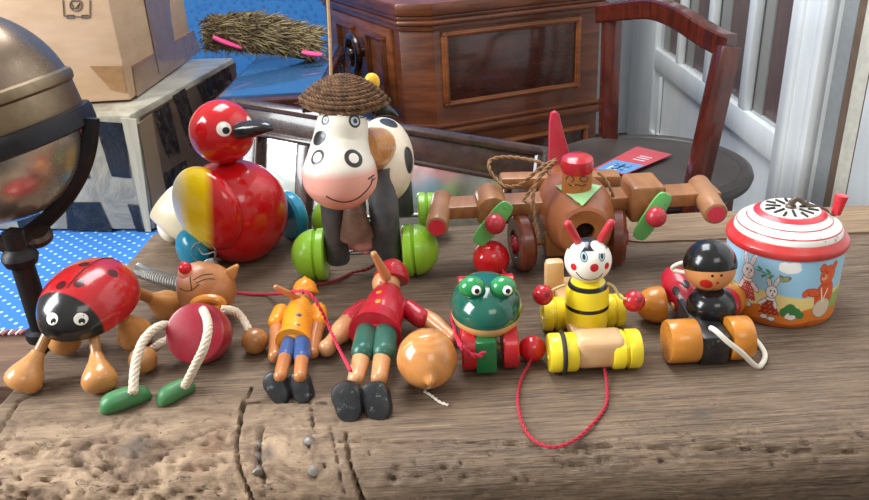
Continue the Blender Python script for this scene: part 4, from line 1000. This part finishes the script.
marks.append(('b', hit(b, 567, 262) or hc, .002, 'f0e9da'))
stroke(Mx, b, [(576, 272), (582, 278), (590, 280), (598, 278), (603, 273)], .55, 1)
marks = [m_ for m_ in marks if m_[1] is not None]
head = obj('head', Mx, [paint('f2ecde', .25, .6, .04, marks), BLACK], th)
for x0, y0, x1, y1 in ((578, 242, 568, 224), (601, 239, 611, 223)):
    Mx = M(); Mx.limby([(x0, y0, .5, 4.2), (x1, y1, .497, 4.2)], 2, 16, True); obj('antenna', Mx, paint('c8323c', .3, .4), head)
bt_, bb_ = Q(586, 279, .502), Q(586, 327, .502); h_ = bt_.z - bb_.z; R = rp(21.8, bt_); Mx = M()
Mx.lathe([(R*.8, 0), (R*.93, .0015), (R*1.0, .006), (R*1.02, h_*.5), (R*.97, h_*.82), (R*.86, h_*.94), (R*.6, h_)], bb_, (0, 0, 1), 48)
marks = [('b', Q(586, 292, .48) + V((0, .02, 0)), (1, 1, .0016), '1a1a1c', .1), ('b', Q(586, 312, .48) + V((0, .02, 0)), (1, 1, .0016), '1a1a1c', .1)]
m0 = Q(586, 293.5, .502 - R).z; m1 = Q(586, 313.5, .502 - R).z
marks = [('b', (bb_.x, .502, m0), (9, 9, .0016), '1a1a1c', .12), ('b', (bb_.x, .502, m1), (9, 9, .0016), '1a1a1c', .12)]
body = obj('body', Mx, paint('f2da2c', .2, .6, .04, marks), th)
for pix, (bx, by, br_) in (([(565, 285), (557, 288), (551, 291)], (543, 295, 10.5)), ([(607, 283), (614, 287), (620, 297), (627, 299)], (634, 301, 11))):
    Mx = M(); Mx.tube(smooth_pts([Q(x, y, .495 - .002 * i) for i, (x, y) in enumerate(pix)], 5), .0011, 8); o = obj('arm', Mx, cord_mat('d9bf86'), th)
    Mx = M(); q = Q(bx, by, .492); Mx.ell(q, rp(br_, q), None, 0, 28, 18); q2 = q + V((.002, -rp(br_, q) * .8, rp(br_, q) * .55)); Mx.lathe([(0, 0), (.0022, .0002), (.0018, .0015), (0, .002)], q2, (0, -.8, .5), 12, 1); obj('hand', Mx, [paint('bc1020', .22, .6), CORDr], o)
Mx = M(); fcx = Q(592, 352, .464); Mx.box((fcx.x - .001, .520, .0165), (.022, .105, .010), None, .002)
Mx.box((fcx.x + .0045, .464, .0175), (.040, .024, .026), None, .008, 0, 4); Mx.box((fcx.x - .012, .560, .027), (.016, .012, .034), None, .004); chs = obj('chassis', Mx, PALE, th)
Lb = .0165
def ywheel(x0, Y_, R, sgn, W, band=False):
    Mx = M(); c = V((x0, Y_, R + .0009)); Mx.lathe([(R*.55, -.0003), (R*.6, 0), (R*.93, 0), (R, .0015), (R, W*.42), (R*.86, W*.46), (R*.86, W*.54), (R, W*.58), (R, W - .0015), (R*.93, W), (R*.3, W), (R*.28, W*.9), (0, W*.9)], c, (sgn, 0, 0), 44); o = obj('wheel', Mx, YEL, th)
    if band:
        Mx = M(); Mx.tube([c + V((sgn * W * .5, (R + .0005) * cos(a), (R + .0005) * sin(a))) for a in [2*pi*k/48 for k in range(48)]], .0017, 8, closed=True); obj('rubber_band', Mx, paint('1c1c1e', .5, .1), o)
xl = Q(576, 355, .464).x; xr = Q(610, 352, .464).x
ywheel(xl, .464, .0145, -1, .0205, True); ywheel(xr, .464, .0145, 1, .021)
ywheel(Q(564, 320, .522).x, .522, .0135, -1, .0175); ywheel(Q(604, 316, .522).x, .522, .0135, 1, .0145)
for Y_ in (.464, .522):
    Mx = M(); Mx.tube([V((xl - .002, Y_, .0150)), V((xr + .002, Y_, .0150))], .0022, 10); obj('axle', Mx, BEECH, th)
Mx = M(); Mx.rope(smooth_pts([Q(600, 358, .464), Q(604, 366, .457), P(607, 385, .002), P(606, 405, .0016), P(592, 425, .0016), P(573, 441, .0016), P(553, 447, .0016), P(535, 441, .0016), P(523, 425, .0016), P(518, 400, .0016), P(521, 380, .002), P(528, 366, .004), P(531, 358, .009)], 8), .0013, 2); pc = obj('pull_cord', Mx, cord_mat('b82038'), th)
Mx = M(); q = P(532, 350, .0098); R = rp(13.5, q); q.z = R + .0008; Mx.ell(q, R, None, 0, 32, 20); obj('pull_bead', Mx, paint('c41220', .18, .7), pc)
# ---------------------------------------------------------------- aeroplane
th = thing('toy_aeroplane', 'brown wooden toy aeroplane with green propellers and red-capped pilot', 'toy', base(568, 262))
PW = wood('a2623c', '7c4526', .42, .25, (10, 10, 10), 2.5, .5); PWl = wood('b07a4c', '8a5832', .45, .2, (30, 6, 20), 2.5, .5); PWd = wood('7c3e28', '4c2014', .3, .45, (12, 12, 12), 2, .4)
nc = Q(585, 232, .598); tcn = Q(566, 196, .70); fx = (tcn - nc); Lf = fx.length; fx = fx / Lf
R1 = rp(27, nc); Mx = M()
prof = [(R1*.37, .012), (R1*.37, -.001), (R1*.86, -.002), (R1*.98, .0), (R1*1.02, .004), (R1*1.1, .010), (R1*1.3, .022), (R1*1.48, .040), (R1*1.52, .058), (R1*1.38, .085), (R1*1.05, .115), (R1*.7, .14)]
Mx.lathe(prof, nc, fx, 56); bf = Mx.bvh(); fus = obj('fuselage', Mx, PW, th)
Mx = M(); Mx.lathe([(R1*.36, .0095), (0, .0095)], nc, fx, 24); obj('nose_hole', Mx, paint('2a1a12', .7, 0), fus)
# pilot
Mx = M(); pc_ = Q(577, 178, .628); Rh = rp(15, pc_); Mx.lathe([(Rh*.9, -.022), (Rh, -.010), (Rh, .004), (Rh*.95, .010)], pc_, (0, -.1, 1), 32); b = Mx.bvh()
for x in (570, 584): stroke(Mx, b, [(x + 4 * cos(a), 179 + 2.6 * sin(a)) for a in [2*pi*k/8 for k in range(9)]], .5, 1, 2)
stroke(Mx, b, [(568, 184), (572, 186), (577, 184.5), (582, 186), (586, 184)], .6, 1)
pil = obj('pilot', Mx, [wood('b9763f', '9c5c2c', .4, .3, (10, 10, 10), 2, .2), BLACK], th)
Mx = M(); cp_ = Q(577, 168, .628); rh = rp(16.3, cp_); Mx.lathe([(rh*.96, -.002), (rh, 0), (rh, .006), (rh*.93, .0095), (rh*.7, .0115), (0, .0125)], cp_, (0, -.1, 1), 36); obj('pilot_cap', Mx, paint('b41020', .22, .6), pil)
Mx = M(); rows = []
for j in range(13):
    v = j / 12; w = 22.5 * (1 - v) + .6; y = 186.5 + 19.5 * v; r_ = []
    for i in range(15):
        u = -1 + 2 * i / 14; x = 578 + u * w + 4 * v; h = bf.ray_cast(CAM, ray(x, y - 2.5 * (1 - u * u) * (1 - v)).normalized())
        r_.append(h[0] if h[0] else Q(x, y, .62))
    rows.append(r_)
sh = V((0, -.002, .0016)); Mx.grid([[p + sh for p in r] for r in rows], 0, False); Mx.grid([[p for p in r] for r in rows], 0, False); obj('pilot_scarf', Mx, paint('9ccb8c', .5, .1, .1, worn='6f9a5a'), pil)
# wings
YW = .655; zwl = Q(500, 205, YW).z; wl, wr = Q(436, 205, YW).x, Q(714, 205, YW).x
Mx = M(); Mx.box(((wl + wr) / 2, YW, zwl), (wr - wl, .030, .0125), None, .0018); obj('wing', Mx, PWl, th)
for (xa, ya, xb, yb_, r) in ((437, 227, 442, 196, 11.5), (716, 214, 697, 203, 12)):
    a = Q(xa, ya, .612); b_ = V((Q(xb, yb_, .672).x, .675, zwl + .002)); a.x = a.x; Mx = M(); ax = (b_ - a); La = ax.length; r = rp(r, a)
    Mx.lathe([(r*.7, -.0008), (r*.74, -.001), (r*.92, 0), (r, .002), (r, La - .002), (r*.9, La)], a, ax, 28)
    o = obj('wingtip_pod', Mx, wood('a87850', '7e5232', .5, .15, (10, 10, 10), 2, .4), th)
    Mx = M(); Mx.lathe([(0, -.0013), (r*.72, -.0013), (r*.72, .001)], a, ax, 24); obj('red_tip', Mx, paint('cc2038', .35, .3), o)
for (xe, ye, we, he, hx, hy, x0, y0, x1, y1) in ((491, 203, 15, 14, 495, 224, 478, 243, 511, 202), (642, 206, 17, 20, 656, 217, 639, 238, 669, 192)):
    c = Q(xe, ye, .648); c.z = max(c.z, zwl + .004); hb_ = Q(hx, hy, .612); Mx = M(); w = rp(we, c); ax = (c - hb_)
    F_ = Matrix(((1, 0, 0), (0, 1, 0), (0, 0, 1)))
    ol = [(w * cos(a), w * .95 * sin(a)) for a in [pi*k/14 for k in range(15)]] + [(-w, -rp(he, c)), (w, -rp(he, c))] if xe < 500 else [(-w, rp(14, c)), (-w*.85, rp(17, c)), (w*.85, rp(17, c)), (w, rp(14, c)), (w, -rp(he, c)), (-w, -rp(he, c))]
    Mx.prism(ol, (c.x, .628, c.z), (1, 0, 0), (0, 0, 1), (0, 1, 0), .042, .003); e_ = obj('engine_block', Mx, PWl, th)
    Mx = M(); Mx.tube([hb_, V((hb_.x - .002, .63, hb_.z + .006))], .0025, 10)
    Mx.ell(hb_, rp(10.5, hb_), None, 0, 26, 16); obj('propeller_hub', Mx, paint('b02434', .3, .4), e_)
    a, b_ = Q(x0, y0, .619), Q(x1, y1, .619); u = (b_ - a).normalized(); Lp = (b_ - a).length; sv = V((u.z, 0, -u.x)).normalized(); W = rp(9, a); ol = []
    for k in range(24):
        t_ = 2*pi*k/24; cx, sy_ = cos(t_), sin(t_); ol.append((W * (abs(cx) ** .5) * (1 if cx > 0 else -1), Lp * .5 + Lp * .5 * (abs(sy_) ** .6 if sy_ > 0 else -abs(sy_) ** .6)))
    Mx = M(); Mx.prism(ol, a - u * .002, sv, u, u.cross(sv), .0035, .001); obj('propeller', Mx, paint('63b560', .4, .25, .2, worn='3c7a3c'), e_)
# undercarriage
Mx = M(); q = Q(576, 245, .63); Mx.box((Q(574, 245, .64).x, .645, .030), (.060, .05, .026), None, .002); obj('undercarriage', Mx, PWl, th)
for x, s_, mat_ in ((522, -1, PWd), (616, 1, PWd)):
    c = Q(x, 247, .633); R = .0265; c.z = R + .0008; Mx = M(); ax = V((s_, -.18, 0)).normalized()
    Mx.lathe([(R*.55, -.0072), (R*.9, -.0072), (R, -.004), (R, .004), (R*.9, .0072), (R*.5, .0072), (R*.45, .005), (0, .005)], c, ax, 44); o = obj('wheel', Mx, mat_, th)
    Mx = M(); Mx.lathe([(.0085, .0), (.0085, .007), (.007, .010), (0, .012)], c, ax, 24); obj('hub_cap', Mx, DRED, o)
Mx = M(); Mx.tube([Q(522, 247, .633).xy.to_3d() + V((0, 0, .027)), Q(616, 247, .633).xy.to_3d() + V((0, 0, .027))], .003, 10); obj('axle', Mx, PWl, th)
# tail
q0 = Q(556, 162, .715); yb_ = .722
fin = [(548, 176), (548.5, 150), (549, 122), (550.5, 113), (555, 110), (559, 114), (563, 130), (569, 152), (575, 176)]
Mx = M(); pts = [Q(x, y, yb_) for x, y in fin]; o0 = pts[0]; Mx.prism([((p.x - o0.x), (p.z - o0.z)) for p in pts], o0 - V((0, .004, 0)), (1, 0, 0), (0, 0, 1), (0, 1, 0), .008, .002); obj('tail_fin', Mx, paint('b8233c', .3, .4, .2), th)
Mx = M(); a, b_ = Q(500, 186, .71), Q(619, 173, .71); zm = (a.z + b_.z) / 2; a.z = b_.z = zm; Mx.box((a + b_) / 2, ((b_ - a).length, .022, .0125), Matrix.Rotation(radians(2), 3, 'Y'), .003); obj('tailplane', Mx, PWl, th)
Mx = M(); Mx.lathe([(.020, 0), (.015, .03), (.012, .045)], V((Q(562, 190, .70).x, .685, zm - .004)), (0, 1, .1), 24); obj('tail_boom', Mx, PW, th)
# twine loop
Mx = M(); TW = cord_mat('9c7450')
lp = [(550, 176, .66), (543, 164, .665), (525, 159, .67), (505, 157, .672), (491, 160, .668), (489, 168, .66), (495, 178, .655), (505, 186, .645), (520, 185, .64), (531, 176, .638), (543, 166, .64), (556, 160, .648)]
Mx = M(); Mx.rope(smooth_pts([Q(*q) for q in lp], 8), .0019, 2); obj('twine', Mx, TW, th, 70)
Mx = M(); Mx.rope(smooth_pts([Q(556, 161, .646), Q(545, 170, .632), Q(537, 182, .628), Q(533, 196, .622), Q(534, 210, .618), Q(535, 224, .616), Q(538, 235, .614)], 8), .0019, 2); obj('twine', Mx, TW, th, 70)
Mx = M(); Mx.rope(smooth_pts([Q(553, 165, .646), Q(541, 176, .632), Q(531, 190, .628), Q(524, 200, .625), Q(530, 204, .62), Q(535, 215, .617)], 8), .0017, 2); obj('twine', Mx, TW, th, 70)
Mx = M(); Mx.rope(smooth_pts([Q(598, 172, .655), Q(606, 180, .65), Q(612, 192, .645), Q(613, 198, .645)], 8), .0017, 2); obj('twine', Mx, TW, th, 70)

# ---------------------------------------------------------------- rolling figure with black helmet
th = thing('beetle_figure_pull_toy', 'black-capped wooden figure pull toy with red spotted wings and orange wheels', 'toy', base(708, 350))
Mx = M(); hc = Q(710, 266, .505); R = rp(25, hc); Mx.ell(hc, (R, R, R * 1.02), None, 0, 48, 30); b = Mx.bvh()
marks = []
for x, y, r in [(706, 284.5, 6.4), (730, 283.5, 6)]:
    h = hit(b, x, y)
    if h: marks.append(('b', h, rp(r, h), 'c4281e'))
h = hit(b, 717.5, 283); marks.append(('b', h, rp(1.8, h), 'c4381e'))
for x, y in [(712.5, 276), (721.5, 275.5)]:
    h = hit(b, x, y); marks.append(('b', h, rp(1.5, h), '15120f'))
head = obj('head', Mx, paint('d6935a', .28, .5, .05, marks), th)
Mx = M(); cc = hc + V((0, .0006, .001)); hx_ = hit(b, 710, 272); up2 = V((0, .28, 1)).normalized(); dh = (hx_ - cc).dot(up2) / (R * 1.04); 
F2 = frame(up2); Mx.ell(cc, (R * 1.04, R * 1.04, R * 1.04), F2, 0, 48, 22, degrees(asin(max(-.9, min(.9, dh)))), 90); obj('cap', Mx, paint('0b0c0e', .18, .7, .02), head)
Mx = M(); bt_, bb_ = Q(708.5, 290, .496), Q(708.5, 328, .496); h_ = bt_.z - bb_.z; R = rp(24.5, bt_)
Mx.lathe([(R*.70, 0), (R*.80, h_*.1), (R*.96, h_*.35), (R*1.0, h_*.55), (R*.93, h_*.75), (R*.72, h_*.92), (R*.4, h_)], bb_, (0, 0, 1), 44); body = obj('body', Mx, paint('0c0d10', .2, .6, .02), th)
Mx = M(); wc_ = Q(684, 294, .53); wr = Matrix.Rotation(radians(-28), 3, 'Y') @ Matrix.Rotation(radians(20), 3, 'X'); Mx.ell(wc_, (.0145, .030, .0135), wr, 0, 40, 22); b = Mx.bvh(); marks = []
for x, y in [(676, 291), (686, 284), (681, 300)]:
    h = hit(b, x, y)
    if h: marks.append(('b', h, (.0028, .005, .0035), '1a1416'))
obj('wing_case', Mx, paint('ac1228', .25, .5, .08, marks), body)
wc_ = Q(721, 295, .53); Mx = M(); Mx.ell(wc_, (.0125, .028, .0125), Matrix.Rotation(radians(24), 3, 'Y'), 0, 36, 20); obj('wing_case', Mx, paint('ac1228', .25, .5, .08), body)
f0_ = Q(711, 366, .462); Mx = M(); Mx.box((f0_.x, .486, .0140), (rp(28, f0_), .060, .023), None, .002); obj('chassis', Mx, paint('17191d', .4, .25, .2, worn='6b6f70'), th)
for (x0, x1, Y_, R, px_) in ((695, 666, .468, .0162, 346), (726, 747, .468, .0162, 346), (696, 672, .56, .016, 320), (724, 745, .56, .016, 320)):
    if px_ == 320: continue
    a, b_ = Q(x0, px_, Y_), Q(x1, px_, Y_); Lw = abs(b_.x - a.x); s_ = 1 if x1 > x0 else -1; Mx = M(); Mx.lathe([(R*.95, 0), (R, .0015), (R, Lw - .0015), (R*.95, Lw), (0, Lw)], V((a.x, Y_, R + .0008)), (s_, 0, 0), 48); obj('wheel', Mx, ORW, th)
for x, s_ in ((672, -1), (733, 1)):
    a = P(x, 320, .0155); a.y = .525; R = .0150; Mx = M(); Mx.lathe([(R*.95, 0), (R, .002)] + [(R * cos(t_), .003 + R * 1.25 * sin(t_)) for t_ in [radians(k) for k in range(5, 91, 7)]], V((a.x, .525, R + .0008)), (s_, 0, 0), 44); obj('wheel', Mx, ORW, th)
for Y_ in (.468, .520):
    Mx = M(); Mx.tube([V((f0_.x - .013, Y_, .0166)), V((f0_.x + .013, Y_, .0166))], .003, 10); obj('axle', Mx, PALE, th)
WC = paint('e6e0d0', .45, .2)
Mx = M(); Mx.tube(smooth_pts([Q(711, 328, .457), Q(716, 331, .450), Q(728, 342, .446), Q(742, 353, .446), P(756, 366, .003), P(762, 364, .0022), P(765, 355, .0022), P(760, 345, .003), P(752, 336, .004)], 6), rp(2.6, f0_), 10); obj('pull_cord', Mx, WC, th)
Mx = M(); Mx.tube(smooth_pts([Q(690, 262, .52), Q(681, 263, .528), Q(673, 267, .532), Q(674, 270, .532), Q(682, 272, .526), Q(690, 273, .52)], 6), rp(2.2, hc), 10); obj('neck_cord', Mx, WC, th)
# ---------------------------------------------------------------- tin music box
TC = P(787, 325, 0); Ry = .0438; TCx = Q(780.5, 270, .545).x; TCy = .545; HT = .0605
th = thing('tin_music_box', 'round tin music box with bunnies on the side and red crank handle', 'music box', (TCx, TCy, .0008))
az = atan2(CAM.y - TCy, CAM.x - TCx)
NU, NV = 520, 110
uu = (np.arange(NU) / NU - .5) * 2 * pi * 59; vv = np.arange(NV + 1) / NV * 68
U, Vv = np.meshgrid(uu, vv); U = U - 4
img = np.zeros((NV + 1, NU, 3)); 
def put(mask, h): img[mask] = rgb(h)[:3]
put(U == U, '9fcfe8'); put(Vv > 8 + 6 * np.sin(U / 23) - 10, '9ccce6'); put(Vv > 36 + 2 * np.sin(U / 15), 'ecd48a'); put(Vv > 50 + 2.5 * np.sin(U / 12 + 1), 'dd7a2c'); put(Vv > 63 + 1.5 * np.sin(U / 8), 'b85c24')
def el(cx, cy, rx, ry, h, rot=0):
    for off in (0,):
        x, y = U - cx, Vv - cy; a = radians(rot); xr_, yr_ = x * cos(a) + y * sin(a), -x * sin(a) + y * cos(a); put((xr_ / rx) ** 2 + (yr_ / ry) ** 2 < 1, h)
def ln(x0, y0, x1, y1, w, h):
    d = (x1 - x0) ** 2 + (y1 - y0) ** 2; t_ = np.clip(((U - x0) * (x1 - x0) + (Vv - y0) * (y1 - y0)) / d, 0, 1); put((U - x0 - t_ * (x1 - x0)) ** 2 + (Vv - y0 - t_ * (y1 - y0)) ** 2 < w * w, h)
def oel(cx, cy, rx, ry, h, rot=0, o='5b5552'): el(cx, cy, rx + .6, ry + .6, o, rot); el(cx, cy, rx, ry, h, rot)
def bunny(cx, cy, s, dress, spots, arm=1):
    W_ = 'e9e6e4'
    oel(cx - 4.5*s, cy - 11*s, 2.0*s, 7*s, W_, -18); oel(cx + 4*s, cy - 11*s, 2.0*s, 7*s, W_, 20); el(cx - 4.5*s, cy - 11*s, .9*s, 4.5*s, 'd9b8b4', -18); el(cx + 4*s, cy - 11*s, .9*s, 4.5*s, 'd9b8b4', 20)
    oel(cx - 5*s, cy + 30*s, 4.2*s, 2.3*s, W_); oel(cx + 4*s, cy + 31*s, 4.2*s, 2.3*s, W_)
    m_ = (Vv > cy + 6*s) & (Vv < cy + 27*s) & (np.abs(U - cx) < (4.5*s + (Vv - cy - 6*s) * .38)); put(m_, dress)
    if spots: put(m_ & ((np.mod(U + np.floor(Vv / 2.2) % 2 * 1.3, 2.6) < 1.0) & (np.mod(Vv, 2.2) < 1.0)), 'f0d8d8')
    else: put(m_ & (np.mod(U * 1.0 + Vv, 5) < 1.1) & (np.mod(Vv, 4) < 2), 'e0b050')
    oel(cx + arm * 9*s, cy + 13*s, 2.2*s, 6*s, W_, -arm * 50); oel(cx - arm * 6*s, cy + 14*s, 2*s, 5*s, W_, arm * 20)
    oel(cx, cy + 8*s, 5.5*s, 2*s, 'f4f0ee'); oel(cx, cy, 6.6*s, 6.8*s, W_); el(cx + 1.5*s, cy + 2.5*s, 3.6*s, 3*s, 'f6f3f0')
    for a in (-1.5, 3.2): el(cx + a*s, cy - 1.2*s, .9*s, 1.3*s, '222222')
    el(cx + 1.4*s, cy + 1.6*s, 1.0*s, .7*s, '8a3a3a'); ln(cx + .2*s, cy + 4*s, cx + 2.8*s, cy + 4*s, .35, '5b4444')
el(-60, 44, 22, 9, '9ab860'); el(70, 46, 20, 8, '8ab058'); el(-40, 44, 24, 7, 'ecdc9c')
bunny(-36, 20, 1.02, 'b8252c', True); bunny(-9, 34, .84, 'a83020', False, -1)
for cx, cy, rx, ry in ((5, 10, 11, 4.5), (0, 8, 6, 4), (9, 7, 6, 4)): el(cx, cy, rx, ry, 'f4f3ee')
ln(-28, 16, -12, 18, .5, '3d7a4a')
for x, y, r in ((-24, 14, 30), (-19, 20, -30), (-15, 15, 30), (-12, 20, -40)): el(x, y, 3.2, 1.2, '3f8a50', r)
oel(2, 20, 5, 2.2, '9aa070', -15); el(-2, 18, 2.8, 1.5, '8a7a5c', 30); el(6, 19, 1.4, 1.2, '7a6a50')
for x, y, r in ((6, 52, 5), (11, 49, 6), (17, 52, 5), (22, 55, 4)): el(x, y, r, r * .9, '3f7f46')
oel(13, 57, 5, 2.5, 'ece6dc'); el(9, 55.5, 1.5, 3, 'ece6dc', 30)
oel(47, 38, 12, 15, 'd9542c', 0, '9a3018'); oel(47, 18, 9.5, 9, 'dd5c30', 0, '9a3018'); oel(39, 10, 3.4, 3.4, 'dd5c30', 0, '9a3018'); oel(55, 10, 3.4, 3.4, 'dd5c30', 0, '9a3018'); oel(32, 33, 9, 3.6, 'dd5c30', 12, '9a3018'); oel(24, 34, 3, 3, 'dd5c30', 0, '9a3018')
oel(46, 50, 11, 9, 'd8c8b0', 0, '8a6a50'); ln(41, 30, 45, 44, .8, 'efe2c0'); ln(45, 44, 50, 32, .8, 'efe2c0'); el(43, 20, 3.6, 2.8, 'eda07c'); el(41.5, 18.5, 1.1, .9, '2a1410'); el(45, 15, .9, 1.1, '2a1410')
for k, hcol in ((110, 'b8252c'), (-110, 'a83020')): bunny(k, 28, .95, hcol, True)
for k in (80, 140, 165, -80, -145, -170): oel(k, 52, 5, 5, 'd9542c', 0, '9a3018'); el(k, 52, 2, 2, 'f0d060')
Mx = M(); rows = []
for j in range(NV + 1):
    z = .0008 + HT * (1 - j / NV); k = 1 + (.012 if j < 2 else 0) - .02 * max(0, (j / NV - .93) / .07) ** 2
    rows.append([V((TCx + Ry * k * cos(az - (i / NU - .5) * -2 * pi), TCy + Ry * k * sin(az - (i / NU - .5) * -2 * pi), z)) for i in range(NU)])
nvv = len(Mx.v); Mx.grid(rows, 0, True, True, True)
ob = obj('painted_side', Mx, WHITEp, th)
ca = ob.data.color_attributes.new('print', 'FLOAT_COLOR', 'POINT'); arr = np.ones(((NV + 1) * NU, 4), dtype=np.float32); arr[:, :3] = img.reshape(-1, 3); ca.data.foreach_set('color', arr.ravel())
t = NT('printed_tin'); vc = t.node('VertexColor', layer_name='print'); n = t.noise(45, detail=6, rough=.7); sx = t.node('SeparateXYZ'); t.put(sx, 0, t.tc.outputs['Object'])
edge = t.mapr(sx.outputs['Z'], .012, .0, 0, .10); ad = t.node('Math', operation='ADD'); t.put(ad, 0, n); t.put(ad, 1, edge)
c = t.mix(t.mapr(ad.outputs[0], .68, .73), vc.outputs['Color'], rgb('6a4024')); ob.data.materials[0] = t.done(c, .3, t.bump(n, .1, .001), coat=.3)
RUST = dict(worn='7a4a2a')
Mx = M(); Mx.lathe([(Ry*1.0, -.0005), (Ry*1.03, -.001), (Ry*1.045, .001), (Ry*1.04, .0035), (Ry*1.02, .0050), (Ry*.96, .0072), (Ry*.94, .0085), (Ry*.90, .0088)], V((TCx, TCy, HT)), (0, 0, 1), 96); obj('lid_rim', Mx, paint('c42628', .3, .4, .2, **RUST), th)
Mx = M(); z0 = HT + .0078; dp = [(Ry*.925, 0), (Ry*.915, .0030), (Ry*.875, .0062), (Ry*.82, .0082), (Ry*.74, .0090), (Ry*.70, .0108), (Ry*.62, .0138), (Ry*.52, .0160), (Ry*.45, .0168), (0, .0175)]
Mx.lathe(dp, V((TCx, TCy, z0)), (0, 0, 1), 96)
setorg(th.location)
# stripes as horizontal bands by height
mk = []
def band(za, zb_, h): mk.append(('b', (TCx, TCy, z0 + (za + zb_) / 2), (9, 9, (zb_ - za) / 2), h, .08))
band(.0052, .0062, 'c4323c'); band(.0095, .0103, 'c4323c'); band(.0138, .0162, 'c8303a'); band(-.002, .0012, 'd8b8a8')
obj('lid_dome', Mx, paint('ece7df', .3, .4, .12, mk, **RUST), th)
Mx = M(); Mx.lathe([(Ry*.50, 0), (Ry*.50, .0004), (0, .0012)], V((TCx, TCy, z0 + .0164)), (0, 0, 1), 64); zs = z0 + .0172
for k in range(14):
    a = 2*pi*k/14; r0, r1 = (.30, .44) if k % 2 else (.18, .40); d_ = V((cos(a), sin(a), 0)); Mx.tube([V((TCx, TCy, zs + .0005)) + d_ * Ry * r0, V((TCx, TCy, zs - .0001)) + d_ * Ry * r1], .0011, 6, 1, rnd=True)
obj('sound_grille', Mx, [paint('e4e0d6', .35, .3, .1, **RUST), paint('22201e', .6, 0)], th)
Mx = M(); top0 = V((TCx, TCy, zs)); kb = Q(836, 213, .545)
Mx.lathe([(.004, 0), (.004, .002), (.0022, .003), (.002, .006)], top0, (0, 0, 1), 18); Mx.tube(smooth_pts([top0 + V((-.001, 0, .003)), top0 + V((.003, -.001, .0075)), top0.lerp(kb, .35) + V((0, 0, .004)), top0.lerp(kb, .75) + V((0, 0, .001)), kb + V((-.006, 0, -.002)), kb], 6), .0019, 10)
cr = obj('crank', Mx, metal('7a6c62', .4, .9, '4a3020', .5), th)
Mx = M(); ktop = Q(842, 195, .545); ax = (ktop - kb).normalized(); Lk = (ktop - kb).length; r = rp(6, kb); Mx.lathe([(r*.7, -.001), (r*.8, 0), (r*1.0, Lk*.8), (r*1.1, Lk*.98), (r*.9, Lk)], kb, ax, 24); obj('crank_knob', Mx, paint('cf2230', .28, .5), cr)
# ================================================================ LIGHT
setorg()
w = bpy.data.worlds.new('world'); bpy.context.scene.world = w; w.use_nodes = True
nt = w.node_tree; bg = nt.nodes['Background']; tc = nt.nodes.new('ShaderNodeTexCoord'); se = nt.nodes.new('ShaderNodeSeparateXYZ'); mr = nt.nodes.new('ShaderNodeMapRange'); mx_ = nt.nodes.new('ShaderNodeMixRGB')
nt.links.new(tc.outputs['Generated'], se.inputs[0]); nt.links.new(se.outputs['Z'], mr.inputs[0]); mr.inputs[1].default_value = -.4; mr.inputs[2].default_value = .9
nt.links.new(mr.outputs[0], mx_.inputs[0]); mx_.inputs[1].default_value = (.24, .21, .19, 1); mx_.inputs[2].default_value = (.82, .82, .82, 1); nt.links.new(mx_.outputs[0], bg.inputs[0]); bg.inputs[1].default_value = .85
def area(name, loc, target, size, power, col):
    l = bpy.data.lights.new(name, 'AREA'); l.shape = 'RECTANGLE'; l.size, l.size_y = size; l.energy = power; l.color = col
    o = bpy.data.objects.new(name, l); COL.objects.link(o); o.location = loc; o.rotation_euler = (V(target) - V(loc)).to_track_quat('-Z', 'Y').to_euler(); return o
area('window_light_left', (-1.9, .25, 1.1), (-.1, .7, 0), (.9, 1.3), 78, (.93, .97, 1))
area('door_fill', (-.1, 1.5, 1.9), (.45, 1.3, 0), (1.4, .8), 44, (.92, .96, 1))  # added fill to brighten door and cabinet, no window there
area('front_fill', (.6, -1.0, 1.5), (.2, .9, 0), (.9, .6), 7, (1, .95, .88))  # added weak fill from front right, not a known lamp
sc = bpy.context.scene; sc.view_settings.view_transform = 'Standard'; sc.view_settings.look = 'None'; sc.view_settings.gamma = 1; sc.view_settings.use_curve_mapping = False; sc.view_settings.exposure = 0.0
